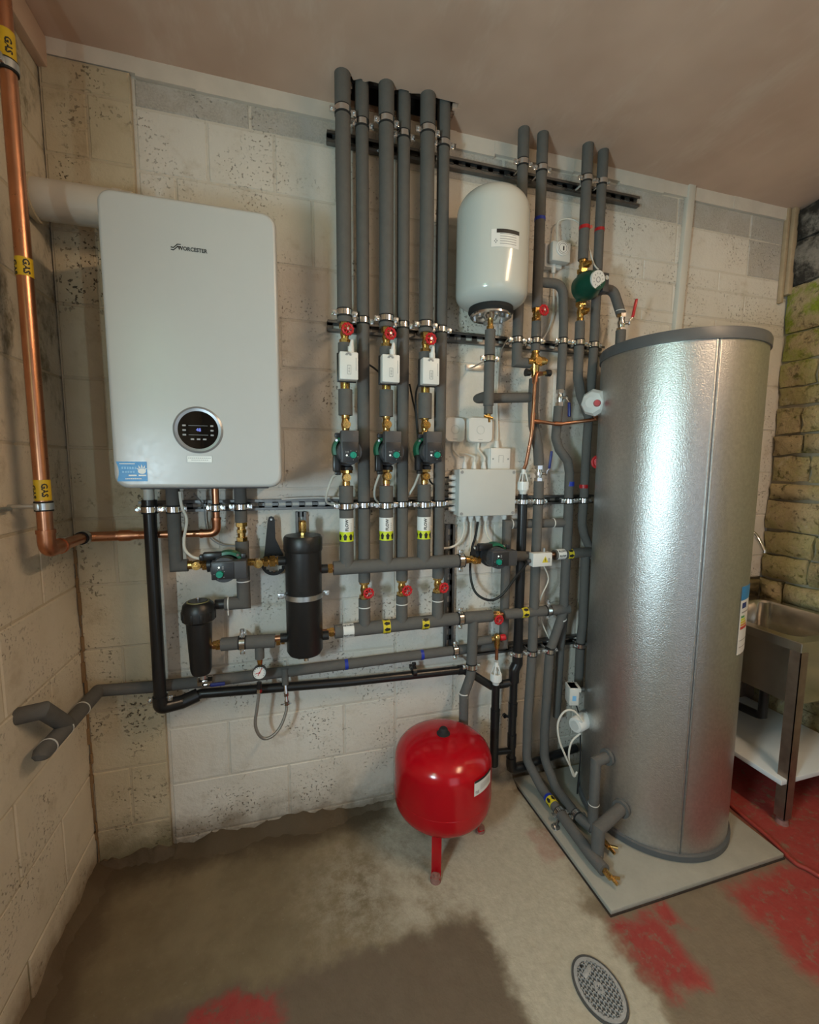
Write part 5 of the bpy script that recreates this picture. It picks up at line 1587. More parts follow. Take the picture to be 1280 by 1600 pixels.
# narrow pipe behind, low on the wall
t = thing('wall_pipe', 'narrow grey lagged pipe low on the wall between its neighbours, beside the cylinder', 'pipe', at(872, 1120, .055))
sleeve(t, [at(882, 960, .055), at(876, 1012, .055), at(870, 1120, .055)], .0175)

# B4 pump riser, B5 riser
x4 = (at(917, 300, BDp).x + at(904, 538, BDp).x) / 2
x5 = (at(940, 300, BDp).x + at(928, 540, BDp).x) / 2
Z4 = lambda py: at(910, py, BDp).z
t = thing('secondary_return_pipe', 'grey lagged pipe above and below the green pump with a red tape', 'pipe', (x4, -BDp, Z4(650)))
c4 = at(918, 281, BDp).z
sleeve(t, [(x4, -BDp, CEIL + .03), (x4, -BDp, c4 + .006)], .0222); sleeve(t, [(x4, -BDp, c4 - .006), (x4, -BDp, Z4(406))], .021)
ring(t, (x4, -BDp, Z4(356)), Z1, .0212, .014, 'red_tape', label='red tape')
P('tape_tail', Mb().obox((x4 + .024, -BDp - .006, Z4(354)), V((1, -.3, .5)), FR, V((-.5, 0, 1)), (.018, .003, .012)), 'red_tape', t)
sleeve(t, [(x4, -BDp, Z4(503)), (x4, -BDp, Z4(538) + .006)], .0205)
sleeve(t, rounded([V((x4, -BDp, Z4(538) - .006)), at(903, 590, BDp), at(908, 618, BDp), at(921, 652, BDp)], .06), .0205)
clamp(rail1, (x4, -BDp, c4), Z1, .0212); clamp(rail2, (x4, -BDp, z2_), Z1, .0207)
iso_valve('brass isolating valve above the green pump', (x4, -BDp, Z4(416)), Z1, (.5, -1, .1), L=abs(Z4(406) - Z4(428)), nut=-1)
iso_valve('brass isolating valve below the green pump', (x4, -BDp, Z4(489)), Z1, (.5, -1, .1), L=abs(Z4(474) - Z4(505)), nut=1)
pc = V((x4, -BDp, Z4(452)))
t = thing('bronze_pump', 'round green pump with white dial face above the cylinder', 'pump', pc)
P('volute', Mb().lathe([(.022, -.055), (.022, -.045), (.018, -.04), (.034, -.02), (.036, .02), (.018, .04), (.022, .045), (.022, .055)], pc, Z1, 20).cyl(pc, pc + FR * .03, .052, .054, seg=28), 'green_motor', t)
mo = P('motor', Mb().lathe([(.055, .02), (.057, .035), (.055, .055), (.044, .078), (.038, .098), (.0, .098)], pc, FR, 32), 'green_motor', t)
fc_ = pc + FR * .098
nf = (FR + X1 * .12 + Z1 * -.15).normalized()
dlp = P('dial_plate', Mb().cyl(fc_ - nf * .01, fc_ + nf * .004, .0345, seg=32), 'label_white', t, 'round white face plate')
mb = Mb().band(fc_ + nf * .0042, nf, .008, .011, .0012, 20)
for k in range(11):
    a = 2 * PI * k / 11 + .2; e = (X1 - nf * X1.dot(nf)).normalized(); g_ = nf.cross(e); e_ = e * math.cos(a) + g_ * math.sin(a)
    mb.obox(fc_ + nf * .0045 + e_ * .023, e_, nf.cross(e_), nf, (.006, .003, .0008))
P('dial_print', mb, 'print_grey', dlp)
tbx = pc + X1 * .058 + FR * .055 + Z1 * .006
bx_ = P('terminal_box', Mb().box(tbx, (.030, .045, .075), .004), 'dark_grey_plastic', t)
P('switch_dial', Mb().cyl(tbx + FR * .022 + Z1 * .016, tbx + FR * .027 + Z1 * .016, .009, seg=14), 'grey_white_plastic', bx_)
P('gland', Mb().cyl(tbx + V((-.018, -.005, .03)), tbx + V((-.024, -.005, .052)), .009, .007, seg=8), 'black_plastic', bx_)
t = thing('hot_riser', 'grey lagged hot riser behind the green pump with a red tape', 'pipe', (x5, -BDp + .02, 1.0))
d5 = BDp - .012; c5 = at(939, 285, d5).z; x5 = (at(940, 300, d5).x + at(928, 540, d5).x) / 2
sleeve(t, [(x5, -d5, CEIL + .03), (x5, -d5, c5 + .006)], .0215); sleeve(t, [(x5, -d5, c5 - .006), (x5, -d5, z2_ + .006)], .0195)
ring(t, (x5, -d5, at(937, 360, d5).z), Z1, .0197, .012, 'red_tape', label='red tape')
sleeve(t, rounded([V((x5, -d5, z2_ - .006)), at(921, 640, d5), at(917, 690, d5), V((at(913, 770, d5).x, -d5, z3_ + .006))], .05), .0190)
h5 = [V((at(912, 781, d5).x, -d5, z3_ - .006)), at(909.5, 818, d5), at(913, 836, d5), at(921, 855, d5), at(921, 872, d5)]
sleeve(t, rounded(h5, .03), .0190)
ring(t, at(912.5, 760, d5), Z1, .0192, .016, 'red_tape', label='red tape')
sleeve(t, [at(915, 868, d5), at(911, 975, d5), V((at(907, 1005, d5).x, -d5, z4_ + .006))], .0205); sleeve(t, [V((at(907, 1008, d5).x, -d5, z4_ - .006)), at(904, 1075, d5)], .0205)
for rl, zz, px_ in ((rail1, c5, None), (rail2, z2_, None)): clamp(rl, (x5, -d5, zz), Z1, .0195)
clamp(rail3, (at(912, 779, d5).x, -d5, z3_), Z1, .0192); clamp(rail4, (at(907, 1006, d5).x, -d5, z4_), Z1, .0205)
P('foam_sleeve', Mb().ring_tube(rounded([V((x5, -d5 - .01, at(935, 452, .1).z)), at(958, 452, .11), at(971, 492, .13)], {1: .06}), .0200, 18), 'foam', t)
P('cable_tie', Mb().band(at(970, 486, .13), Z1, .020, .0215, .003), 'white_plastic', t)
lvp = at(971, 505, .14)
lever_valve('chrome ball valve with upright red lever on top of the cylinder', lvp, Z1, V((1, -.4, 0)), V((.12, -.1, 1)), 'red_plastic', R=.017, L=.075, lev=.075)
tt = thing('top_port', 'short grey lagged tail where the red lever valve enters the cylinder', 'pipe', (lvp.x, lvp.y, 1.95))
P('foam_sleeve', Mb().cyl((lvp.x, lvp.y, 1.95), (lvp.x, lvp.y, lvp.z - .03), .0205), 'foam', tt)

# primary flow to the cylinder: valve, pump, zone valve, lagged end
pd = .10
hv = at(738, 874, FD)
iso_valve('brass isolating valve at the right end of the flow header', (hv.x, -FD, hv.z), X1, FR, L=.06, nut=1)
hp = at(777, 872, FD + .08)
PH = pump('pump with green knob mounted sideways right of the flow header', (hp.x + .004, -FD + .01, hp.z), X1)
t = thing('cylinder_flow_pipe', 'lagged grey primary pipe into the cylinder side with a flow label', 'pipe', at(890, 865, .11))
g0, g1 = at(866, 867, .105), at(922, 862, .10)
P('pipe', Mb().cyl(at(800, 869, .12), at(890, 865, .10), .012), 'copper', t)
sleeve(t, [at(800, 869, .12), at(826, 869, .115)], .0215)
sleeve(t, [g0, g1, g1 + V((.03, .01, -.02))], .0225)
ax = (g1 - g0).normalized(); q = at(875, 866, .105)
o = P('label_sleeve', Mb().band(q, ax, .021, .0234, .040), 'label_white', t, 'white FLOW label')
mb = Mb(); W = wrap(q, ax, FW, .0241); wrap_text(mb, W, 'FLOW', .0120, 0, -.010, turn=True); wrap_text(mb, W, 'FLOW', .0120, 0, .012, turn=True); P('lettering', mb, 'print_black', o)
arrow_label(t, at(889, 865.5, .104), ax, .0226, .026, 1)
zv0, zv1 = at(829, 864, .165), at(866, 885, .165)
zc = V(((zv0.x + zv1.x) / 2, -.145, (zv0.z + zv1.z) / 2))
zv = thing('zone_valve', 'white motorised valve box with yellow warning triangle near the cylinder', 'valve', zc, 'white zone valve actuators')
P('valve_body', Mb().cyl((zc.x - .045, -.112, at(840, 868, .112).z), (zc.x + .055, -.108, at(840, 867, .11).z), .016).cyl((zc.x, -.11, zc.z), (zc.x, -.13, zc.z), .02), 'brass', zv)
P('base_plate', Mb().box((zc.x - .006, -.128, zc.z), (.098, .012, .056), .002), 'dark_grey_plastic', zv)
cs = P('actuator_case', Mb().box((zc.x, -.150, zc.z), (.092, .036, .058), .003), 'white_plastic', zv)
tw_ = V((zc.x + .012, -.1685, zc.z))
P('warning_triangle', Mb().prism([tw_ + V((-.015, 0, -.012)), tw_ + V((.015, 0, -.012)), tw_ + V((0, 0, .015))], (0, .0005, 0)), 'label_yellow', cs, 'yellow warning triangle')
mb = Mb().box(tw_ + V((0, -.0006, .001)), (.003, .0004, .010)).box(tw_ + V((0, -.0006, -.007)), (.003, .0004, .002))
for k in range(4): mb.box(tw_ + V((.018, -.0002, -.010 + .005 * k)), (.008, .0005, .0018))
P('warning_print', mb, 'print_black', cs)
P('cable_gland', Mb().cyl((zc.x - .048, -.148, zc.z - .006), (zc.x - .064, -.148, zc.z - .008), .009, seg=8), 'dark_grey_plastic', zv)
P('release_lever', Mb().cyl((zc.x + .022, -.14, zc.z + .028), (zc.x + .022, -.14, zc.z + .045), .006, seg=10), 'zinc', zv)
# primary return
r0, r1 = at(786, 960, .105), at(888, 951, .10)
t = thing('cylinder_return_pipe', 'lagged grey primary return with yellow arrow band left of the cylinder', 'pipe', r0)
ax = (r1 - r0).normalized(); rcl = at(856, 954, .102)
sleeve(t, [r0, rcl - ax * .006], .0225); sleeve(t, [rcl + ax * .006, r1], .0225)
P('pipe', Mb().cyl(r0 - ax * .06, r0 + ax * .02, .011), 'copper', t)
arrow_label(t, at(818.5, 957, .104), ax, .0226, .030, -1)
clamp(t, rcl, ax, .0225, wall_y=0)
P('hanger_bolt', Mb().cyl(rcl + Z1 * .024, rcl + Z1 * .05, .008, seg=10), 'zinc', t)
q = at(770, 962, .106)
gate_valve('brass valve with red wheel at the right end of the return header', q, X1, (.06, -1, -.02), out=.052, L=.06, R=.0205)

# ================================================================== CYLINDER ON ITS PLINTH
PX0, PX1, PY0, PY1 = 1.722, 2.522, -.682, -.03
t = thing('plinth', 'pale slab plinth under the silver cylinder', 'slab', ((PX0 + PX1) / 2, (PY0 + PY1) / 2, 0))
P('slab', Mb().box(((PX0 + PX1) / 2, (PY0 + PY1) / 2, .0135), (PX1 - PX0, PY1 - PY0, .017), .003), 'plinth_slab', t)
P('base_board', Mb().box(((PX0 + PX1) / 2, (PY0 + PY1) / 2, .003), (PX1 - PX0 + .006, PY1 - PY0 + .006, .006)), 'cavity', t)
tank = thing('hot_water_cylinder', 'tall silver clad hot water cylinder standing on the plinth', 'cylinder', (TX, TY, .022))
P('base_ring', Mb().lathe([(TR + .004, 0), (TR + .010, .004), (TR + .010, .026), (TR + .003, .030), (TR - .01, .030)], (TX, TY, .022), Z1, 72), 'tank_plastic', tank)
ZT = 1.932
P('cladding', Mb().lathe([(TR, .048), (TR, ZT + .004)], (TX, TY, 0), Z1, 96), 'tank_sheet', tank)
P('lid', Mb().lathe([(TR - .004, ZT - .004), (TR + .006, ZT - .004), (TR + .007, ZT + .024), (TR + .002, ZT + .036), (TR - .02, ZT + .042), (TR * .5, ZT + .052), (0, ZT + .055)], (TX, TY, 0), Z1, 72), 'tank_plastic', tank)
q = atz(1058, 509, ZT + .06)
P('lid_boss', Mb().lathe([(.05, 0), (.045, .018), (.03, .026), (0, .028)], (TX - .05, TY - .05, ZT + .048), Z1, 20), 'tank_plastic', tank)
for px_, ww, sm in ((1090, .004, 'tank_sheet'), (1093, .003, 'tank_plastic'), (1096, .004, 'tank_sheet')):
    q = cyl_hit(px_, 940, TX, TY, TR); n_ = V((q.x - TX, q.y - TY, 0)).normalized(); s_ = V((-n_.y, n_.x, 0))
    P('seam_strip', Mb().obox(V((q.x, q.y, (ZT + .05) / 2)) + n_ * .0005, s_, n_, Z1, (ww, .004 if sm == 'tank_sheet' else .002, ZT - .054), .0008), sm, tank)
# energy label on the right flank
q = cyl_hit(1155, 970, TX, TY, TR); ang1 = math.atan2(q.y - TY, q.x - TX)
W = lambda u, v, R=.0012: V((TX + (TR + R) * math.cos(ang1 + v / TR), TY + (TR + R) * math.sin(ang1 + v / TR), u))
ze1, ze0 = cyl_hit(1156, 918, TX, TY, TR).z, cyl_hit(1151, 1024, TX, TY, TR).z
HE = ze1 - ze0
lb = P('energy_label', wrap_patch(Mb(), lambda u, v: W(u, v), ze0, ze1, 0, .12, 12), 'label_white', tank, 'white energy label with coloured bars')
for nm, mt, u0, u1, v0, v1 in (('label_blue_head', 'label_blue', .80, 1.0, .0, .12), ('label_navy_box', 'label_navy', .68, .76, .012, .05), ('label_mark', 'print_grey', .61, .63, .012, .09),
                               ('green_bar', 'label_green', .54, .57, .01, .04), ('lime_bar', 'label_lime', .50, .53, .01, .05), ('yellow_bar', 'label_yellow', .46, .49, .01, .06),
                               ('orange_bar', 'label_orange', .42, .45, .01, .07), ('red_bar', 'label_red', .37, .41, .01, .08), ('label_text', 'print_grey', .20, .21, .012, .09), ('label_text', 'print_grey', .10, .11, .012, .09)):
    P(nm, wrap_patch(Mb(), lambda u, v: W(u, v, .0018), ze0 + HE * u0, ze0 + HE * u1, v0, v1, 8), mt, lb)
# white temperature relief valve on its left side
pv = V((1.985, -.172, at(957, 631, .17).z)); pe = at(926, 629, .20)
axv = (pe - pv).normalized()
t = thing('temperature_relief_valve', 'white faceted relief valve cap with red centre on the cylinder side', 'valve', pv)
P('collar', Mb().cyl(pv + axv * -.02, pv + axv * .012, .034, seg=20), 'tank_plastic', t)
P('cap', Mb().lathe([(.034, .004), (.053, .018), (.056, .048), (.044, .068), (.022, .078), (0, .078)], pv, axv, 8), 'white_plastic', t, ang=20)
fa = pv + axv * .060 + FR * .028 - Z1 * .006
P('centre_knob', Mb().cyl(fa, fa + (axv + FR * .6).normalized() * .016, .015, .011, seg=14), 'red_plastic', t, 'red centre knob')
# thermostat housings on the cylinder's left flank
def side_port(px, py, back=0.0):
    q, n_ = port(px, py); return q, n_


th = at(894, 1084, .22)
t = thing('thermostat', 'small grey thermostat box on the left of the cylinder', 'thermostat', th)
R_ = Quaternion(Z1, math.radians(-18)).to_matrix()
P('box', Mb().box(th + V((0, 0, .0)), (.042, .060, .078), .005, R_).box(th + V((.004, .0, .030)), (.050, .062, .018), .003, R_), 'grey_white_plastic', t)
P('printed_marks', Mb().box(th + R_ @ V((0, -.0305, -.005)), (.016, .001, .022), 0, R_), 'label_lightblue', t)
P('pocket', Mb().cyl(th + V((.02, .01, 0)), th + V((.075, .02, 0)), .009, seg=12), 'zinc', t)
im = at(903, 1131, .25)
t = thing('immersion_heater', 'white round immersion heater cover with looped white cable', 'heater', im)
axi = V((-1, -.35, .02)).normalized()
P('cover', Mb().lathe([(.034, -.09), (.034, .012), (.030, .020), (.020, .022), (0, .022)], im, axi, 28), 'white_plastic', t)
P('boss', Mb().lathe([(.042, -.11), (.040, -.055), (.034, -.050)], im, axi, 28), 'zinc', t)
P('cover_disc', Mb().cyl(im + axi * .020, im + axi * .025, .020, seg=20), 'grey_white_plastic', t)
cab = [im + V((.0, -.03, .028)), at(897, 1111, .28), at(882, 1112, .28), at(872, 1130, .27), at(874, 1156, .27), at(884, 1182, .27), at(895, 1205, .26), at(899, 1213, .26)]
P('cable', Mb().ring_tube(spline(cab, 6), .0042, 8), 'cable_white', t)
cab = [im + V((0, -.02, -.03)), at(893, 1160, .26), at(889, 1185, .26), at(896, 1212, .26), at(902, 1206, .26)]
P('cable', Mb().ring_tube(spline(cab, 6), .0042, 8), 'cable_white', t)
cable('thermostat_cable', 'thin dark cable hanging down from the thermostat to the plinth', [th + V((.015, 0, -.035)), at(905, 1120, .18), at(907, 1180, .2), at(902, 1240, .2), at(905, 1262, .2)], .003, 'charcoal_plastic')
q = at(935, 722, .16)
t = tag(link_mesh('pipe_cap', Mb().torus(q, V((-.6, -1, 0)), .024, .006, 24, 8).cyl(q, q + V((.02, .03, 0)), .018), 'red_plastic'), 'red round cap at the cylinder side behind the lagged pipes', 'cap')

# ================================================================== SINK
SX0, SX1, SY0, SY1, SZ = 2.685, 3.205, -.573, -.012, .80
sink = thing('utility_sink', 'stainless steel utility sink on legs between cylinder and stone wall', 'sink', (SX0, SY0, 0))
def rect_loop(x0, x1, y0, y1, r_, z, n=6):
    out = []
    for cx, cy, a0 in ((x1 - r_, y1 - r_, 0), (x0 + r_, y1 - r_, PI / 2), (x0 + r_, y0 + r_, PI), (x1 - r_, y0 + r_, 1.5 * PI)):
        for k in range(n + 1):
            a = a0 + PI / 2 * k / n; out.append(V((cx + r_ * math.cos(a), cy + r_ * math.sin(a), z)))
    return out


ls = [rect_loop(SX0, SX1, SY0, SY1, .004, SZ - .04), rect_loop(SX0, SX1, SY0, SY1, .004, SZ - .003), rect_loop(SX0 + .003, SX1 - .003, SY0 + .003, SY1 - .003, .004, SZ),
      rect_loop(SX0 + .045, SX1 - .045, SY0 + .05, SY1 - .07, .06, SZ), rect_loop(SX0 + .052, SX1 - .052, SY0 + .057, SY1 - .077, .058, SZ - .010),
      rect_loop(SX0 + .06, SX1 - .06, SY0 + .065, SY1 - .085, .06, SZ - .22), rect_loop(SX0 + .09, SX1 - .09, SY0 + .10, SY1 - .12, .05, SZ - .245)]
P('top_and_bowl', loops(Mb(), ls, False, True), 'stainless', sink)
P('side_panel', Mb().box((SX0 + .02, (SY0 + SY1) / 2, SZ - .155), (.004, SY1 - SY0 - .07, .24)), 'stainless', sink)
P('front_panel', Mb().box(((SX0 + SX1) / 2, SY0 + .02, SZ - .155), (SX1 - SX0 - .07, .004, .24)), 'stainless', sink)
P('upstand', Mb().box(((SX0 + SX1) / 2, SY1 - .012, SZ + .055), (SX1 - SX0, .016, .11), .002), 'stainless', sink)
P('drain', Mb().band(((SX0 + SX1) / 2, -.28, SZ - .244), Z1, .022, .034, .004), 'chrome', sink)
for ix, x_ in enumerate((SX0, SX1)):
    for iy, y_ in enumerate((SY0, SY1)):
        sx = 1 if ix == 0 else -1; sy = 1 if iy == 0 else -1
        zt2 = SZ - .04
        lg_ = P('leg', Mb().box((x_ + sx * .0015, y_ + sy * .021, (zt2 + .03) / 2), (.003, .042, zt2 - .03)).box((x_ + sx * .021, y_ + sy * .0015, (zt2 + .03) / 2), (.042, .003, zt2 - .03)), 'rusty_steel', sink)
        P('foot', Mb().cyl((x_ + sx * .02, y_ + sy * .02, 0), (x_ + sx * .02, y_ + sy * .02, .02), .024, .02, seg=14).cyl((x_ + sx * .02, y_ + sy * .02, .02), (x_ + sx * .02, y_ + sy * .02, .06), .011, seg=10), 'rust_foot', lg_)
P('shelf', Mb().box(((SX0 + SX1) / 2 - .02, (SY0 + SY1) / 2 - .0, .20), (SX1 - SX0 + .02, SY1 - SY0 - .01, .022), .003), 'shelf_white', sink, 'white lower shelf')
P('waste_pipe', Mb().cyl((2.945, -.28, SZ - .245), (2.945, -.28, .28), .02).ring_tube(rounded([(2.945, -.28, .34), (2.945, -.28, .28), (2.945, -.02, .26)], .04), .02, 14), 'black_plastic', sink)
tp0 = at(1176, 832, .10); tp1 = at(1194, 861, .16)
t = thing('sink_tap', 'curved chrome tap spout above the sink', 'tap', (tp0.x - .06, -.07, SZ))
P('spout', Mb().ring_tube(spline([(tp0.x - .06, -.07, SZ), (tp0.x - .06, -.07, tp0.z - .03), (tp0.x - .045, -.075, tp0.z + .01), tp0, (tp0 + tp1) / 2 + Z1 * .012, tp1], 6), .0105, 14), 'chrome', t)
P('base', Mb().cyl((tp0.x - .06, -.07, SZ), (tp0.x - .06, -.07, SZ + .05), .022, .018), 'chrome', t)
P('aerator', Mb().cyl(tp1 + V((0, 0, .006)), tp1 - Z1 * .008, .012, seg=14), 'chrome', t)

# ================================================================== FLOOR DRAIN COVER, HOSE
DX, DY, DR = 1.541, -.846, .082
t = thing('drain_cover', 'oval patterned metal drain cover set in the pale floor strip', 'drain cover', (DX, DY, 0))
P('frame_ring', Mb().band((DX, DY, .002), Z1, DR, DR + .006, .008, 48), 'iron_dark', t)
t.scale = (0.75, 1.02, 1.0)          # the cover is oval
P('plate', Mb().cyl((DX, DY, -.004), (DX, DY, .003), DR, seg=48), 'iron_dark', t)
mb = Mb().band((DX, DY, .004), Z1, DR - .014, DR - .001, .005, 48).band((DX, DY, .0045), Z1, .008, .015, .005, 20)
dg = Quaternion(Z1, math.radians(20)).to_matrix()
for s_ in (0, 1):
    dirv = dg @ V((math.cos(PI / 4 + s_ * PI / 2), math.sin(PI / 4 + s_ * PI / 2), 0)); nv = V((-dirv.y, dirv.x, 0))
    for k in range(-5, 6):
        off = k * .0145; hl = math.sqrt(max(0, (DR - .012) ** 2 - off * off))
        if hl > .01: mb.obox(V((DX, DY, .0045)) + nv * off, dirv, nv, Z1, (2 * hl, .0046, .004))
mb.obox(V((DX - .008, DY + .044, .0052)), dg @ X1, dg @ Y1, Z1, (.05, .014, .005), .001)
o = P('raised_lattice', mb, 'iron_cover', t); o['kind'] = 'stuff'
P('key_hole', Mb().cyl(V((DX - .02, DY + .060, .004)), V((DX - .02, DY + .060, .0075)), .005, seg=10), 'print_black', t)
h = [V((2.60, -.25, .009)), V((2.575, -.45, .009)), V((2.56, -.60, .009)), atz(1240, 1346, .009), atz(1262, 1358, .009), atz(1300, 1378, .009), atz(1380, 1400, .009)]
cable('rubber_hose', 'red rubber hose lying on the floor past the plinth corner', h, .008, 'red_rubber', 8, 'hose', 12)

# ================================================================== ELECTRICS
j0, j1 = at(718, 733, .095), at(805, 805, .095)
jc = (j0 + j1) / 2
jb = thing('junction_box', 'pale grey square junction box with cable glands', 'junction box', (jc.x, 0, j1.z))
JW, JH = j1.x - j0.x, j0.z - j1.z
P('base', Mb().box((jc.x, -.036, jc.z), (JW - .004, .07, JH - .004), .004), 'grey_white_plastic', jb)
P('lid', Mb().box((jc.x, -.083, jc.z), (JW, .024, JH), .004), 'grey_white_plastic', jb)
for sx in (-1, 1):
    for sz_ in (-1, 1):
        q = V((jc.x + sx * (JW / 2 - .012), -.0955, jc.z + sz_ * (JH / 2 - .012)))
        o = P('lid_screw', Mb().cyl(q, q + FR * .002, .0065, seg=14), 'print_grey', jb)
GL = {}
for k in range(6):
    zz = jc.z + JH / 2 - .035 - k * .0265
    P('cable_gland', Mb().cyl((jc.x - JW / 2, -.05, zz), (jc.x - JW / 2 - .014, -.05, zz), .0115, seg=6).cyl((jc.x - JW / 2 - .014, -.05, zz), (jc.x - JW / 2 - .030, -.05, zz), .0105, .008, seg=12), 'white_plastic', jb)
    P('cable_tail', Mb().cyl((jc.x - JW / 2 - .03, -.05, zz), (jc.x - JW / 2 - .055, -.045, zz), .004, seg=8), 'black_plastic', jb)
for k, px_ in enumerate((725, 736, 747, 759, 788)):
    x_ = at(px_, 812, .05).x; GL[k] = V((x_, -.05, jc.z - JH / 2 - .028))
    P('cable_gland', Mb().cyl((x_, -.05, jc.z - JH / 2), (x_, -.05, jc.z - JH / 2 - .012), .0125, seg=6).cyl((x_, -.05, jc.z - JH / 2 - .012), GL[k], .011, .008, seg=12), 'white_plastic', jb)
GT = {}
for k, px_ in enumerate((726, 741, 756)):
    x_ = at(px_, 728, .05).x; GT[k] = V((x_, -.05, jc.z + JH / 2 + .030))
    P('cable_gland', Mb().cyl((x_, -.05, jc.z + JH / 2), (x_, -.05, jc.z + JH / 2 + .012), .0115, seg=6).cyl((x_, -.05, jc.z + JH / 2 + .012), GT[k], .010, .007, seg=12), 'white_plastic', jb)


def wall_box(name, label, cat, a, b, d, mat, grp=None, face=None):
    c = (a + b) / 2; w_, h_ = abs(b.x - a.x), abs(a.z - b.z)
    t = thing(name, label, cat, (c.x, 0, c.z - h_ / 2), grp)
    return t, c, w_, h_


for i, (q0, q1, lab) in enumerate((((696, 651), (727, 691), 'flat white wireless receiver, left of the pair above the junction box'), ((732, 651), (770, 692), 'flat white wireless receiver under the vessel drain cock, right of the pair'))):
    t, c, w_, h_ = wall_box('wireless_receiver', lab, 'receiver', at(*q0, .03), at(*q1, .03), .03, 'white_plastic', 'white receivers')
    ls = [rrect(c.x - w_ / 2, c.x + w_ / 2, c.z - h_ / 2, c.z + h_ / 2, .020, y_) for y_ in (.0, -.024)] + [rrect(c.x - w_ / 2 + .004, c.x + w_ / 2 - .004, c.z - h_ / 2 + .004, c.z + h_ / 2 - .004, .018, -.030)]
    P('case', loops(Mb(), ls), 'white_plastic', t)
    P('button', Mb().band((c.x, -.0305, c.z), Y1, .016, .0185, .0012, 28), 'grey_white_plastic', t)
    mb = Mb()
    for k in range(5): mb.box((c.x - .008 + .004 * k, -.0303, c.z - h_ * .38), (.003, .0006, .002))
    P('printed_name', mb, 'print_grey', t)
    p0 = V((c.x, -.012, c.z - h_ / 2))
    if i == 0:
        cable('receiver_cable', 'white cable from the left receiver to the junction box', [p0, p0 - Z1 * .03, p0 + V((.025, -.01, -.06)), GT[0] + Z1 * .02, GT[0]], .0045)
        cable('receiver_cable', 'thin white cable curving between the receivers into the junction box', [p0 + V((.03, .002, -.045)), p0 + V((.06, -.01, -.05)), GT[1] + Z1 * .02, GT[1]], .004)
    else:
        cable('receiver_cable', 'white cable from the right receiver straight into the junction box', [p0, p0 - Z1 * .03, GT[2] + Z1 * .02, GT[2]], .0055)
t, c, w_, h_ = wall_box('fused_switch', 'white fused switch box above the junction box corner', 'switch', at(767, 701, .055), at(797, 733, .055), .05, 'white_plastic')
P('back_box', Mb().box((c.x - .004, -.024, c.z - .004), (w_, .046, h_ + .012), .003), 'white_plastic', t)
P('face_plate', Mb().box((c.x, -.051, c.z), (w_, .010, h_ + .006), .003), 'white_plastic', t)
mb = Mb()
for s_ in (-1, 1): P('screw', Mb().cyl((c.x + s_ * w_ * .38, -.056, c.z), (c.x + s_ * w_ * .38, -.0572, c.z), .0035, seg=10), 'print_grey', t)
mb.box((c.x - .008, -.0563, c.z), (.001, .0008, .03)).box((c.x + .012, -.0563, c.z), (.001, .0008, .03)).box((c.x + .002, -.0563, c.z + .015), (.02, .0008, .001))
P('rocker_lines', mb, 'print_grey', t)
P('gland', Mb().cyl((c.x - .004, -.024, c.z + h_ / 2), (c.x - .004, -.024, c.z + h_ / 2 + .035), .013, .008, seg=10), 'white_plastic', t)
sw_top = V((c.x - .004, -.024, c.z + h_ / 2 + .03))
t, c, w_, h_ = wall_box('timer', 'small pale timer with round dial left of the green pump', 'timer', at(862, 377, .06), at(889, 412, .06), .06, 'grey_white_plastic')
P('back_box', Mb().box((c.x - .014, -.018, c.z - .004), (.085, .034, .095), .004), 'white_plastic', t)
P('case', Mb().box((c.x, -.050, c.z), (w_, .04, h_), .005), 'grey_white_plastic', t)
o = P('dial', Mb().lathe([(.030, .0), (.030, .004), (.027, .006), (0, .006)], (c.x + .002, -.070, c.z + .012), FR, 28), 'label_white', t)
P('dial_ring', Mb().band((c.x + .002, -.0765, c.z + .012), Y1, .017, .019, .0012, 24).band((c.x + .002, -.0765, c.z + .012), Y1, .024, .0255, .0012, 28), 'print_grey', o)
P('pointer', Mb().box((c.x + .004, -.078, c.z + .010), (.004, .003, .016)), 'print_black', o)
tb = V((c.x - .004, -.045, c.z + h_ / 2))
cable('timer_cable', 'thin white cable arching from the timer to the green pump', [tb, tb + V((.002, .01, .05)), at(872, 348, .03), at(884, 342, .04), at(900, 345, .06), at(912, 358, .07), V((x4 + .03, -.09, Z4(380))), at(928, 412, .10), at(938, 424, .125), at(944, 433, .13)], .003)
bq = V((c.x - .010, -.03, c.z - h_ / 2 - .004))
P('cable_grip', Mb().cyl(bq + Z1 * .01, bq - Z1 * .03, .011, .008, seg=10), 'white_plastic', t)
cable('supply_cable', 'thin white cable from the timer down past the riser to the fused switch', [bq - Z1 * .02, at(865, 450, .02), at(864, 490, .03), at(852, 525, .03), at(833, 541, .05), at(800, 528, .045), at(785, 545, .02), at(779, 580, .012), at(777, 640, .012), at(778, 680, .015), sw_top], .0032)
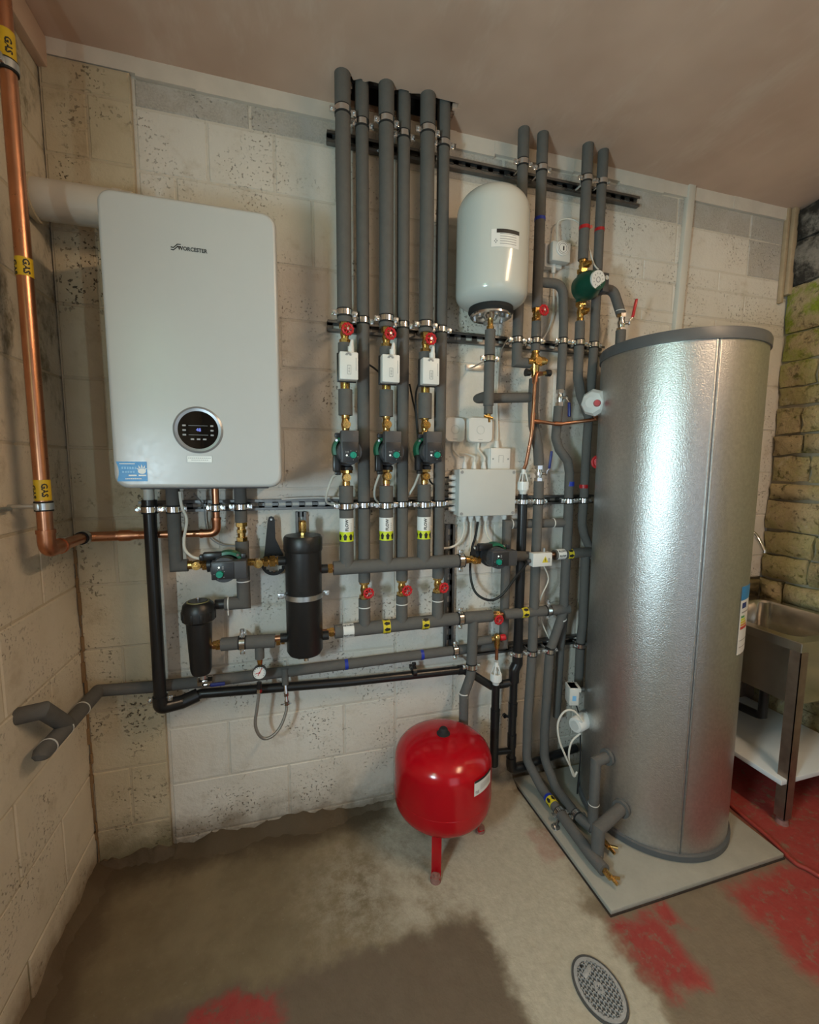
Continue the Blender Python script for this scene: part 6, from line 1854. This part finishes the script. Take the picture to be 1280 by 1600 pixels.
# box cables
cable('box_cable', 'white cable curving from the junction box to the flow pipes', [GL[0], GL[0] - Z1 * .04, at(719, 845, .05), at(708, 854, .06), at(693, 857, .06)], .0048)
cable('box_cable', 'white cable hanging from the junction box toward the brass valve, second gland', [GL[1], GL[1] - Z1 * .06, at(734, 862, .06)], .0048)
cable('box_cable', 'black cable looping from the junction box under the sideways pump to the white valve box', [GL[2], at(743, 838, .06), at(737, 860, .055), at(735, 895, .06), at(741, 922, .09), at(755, 935, .12), at(772, 937, .14), at(788, 926, .15), at(805, 903, .15), at(820, 885, .15), V((zc.x - .06, -.148, zc.z - .008))], .0055, 'black_plastic')
cable('box_cable', 'white cable from the junction box to the pump right of the flow header', [GL[3], GL[3] - Z1 * .03, at(762, 838, .07), at(768, 850, .12), PH], .0048)
cable('valve_cable', 'thin white cable hanging from the white valve box to the lower rail', [V((zc.x + .022, -.14, zc.z - .028)), at(857, 905, .12), at(847, 930, .12), at(842, 950, .06), at(848, 975, .06), at(860, 1000, .07), at(869, 1008, .09)], .003)
ends = [[at(519, 748, .13), at(510, 775, .09), at(513, 786, .06), at(530, 789, .05), at(560, 790, .045)], [at(586, 762, .12), at(586, 778, .08), at(592, 786, .05)], [at(648, 758, .13), at(640, 772, .10), at(634, 782, .06), at(640, 788, .05)]]
for i in range(3):
    cable('pump_cable', f'white cable from the pump on the {ORD[i]} flow riser down to the rail', [PLUG[i] + Z1 * .004] + ends[i], .0045)
cable('pump_cable', 'white cable from the boiler base to the sideways pump', [at(281, 768, .2), at(284, 790, .2), at(292, 812, .19), at(288, 840, .18), at(289, 858, .18), at(301, 870, .18), at(316, 873, .18), PB], .0048)
cable('sensor_cable', 'thin grey cable curving below the boiler behind its pipes', [at(303, 772, .10), at(318, 790, .03), at(321, 815, .02), at(327, 838, .02), at(345, 851, .03), at(368, 853, .05)], .0026, 'print_grey')
for i, (x_, pts) in enumerate(((0, [(551, 548, .16), (556, 560, .10), (580, 572, .06), (593, 582, .05)]), (1, [(640, 600, .05), (645, 625, .05), (650, 650, .05), (654, 700, .05)]), (2, [(655, 597, .12), (650, 615, .08), (650, 640, .06), (656, 700, .05)]))):
    cable('valve_lead', ['black lead from the leftmost zone valve running behind the risers', 'black lead running down behind the middle return riser', 'black lead from the right-hand zone valve down behind its pump'][i], [at(*q) for q in pts], .0038, 'black_plastic')
cable('valve_lead', 'black lead crossing behind the right-hand risers to the junction box', [at(656, 700, .05), at(668, 740, .06), at(676, 756, .05), at(690, 752, .045), V((jc.x - JW / 2 - .05, -.045, jc.z + JH / 2 - .035))], .0038, 'black_plastic')
cable('rail_cable', 'pale cable lying along the top of the long rail right of the boiler', [at(440, 780, .035), at(480, 778, .035), at(520, 778, .035), at(560, 779, .035)], .004, 'grey_white_plastic')
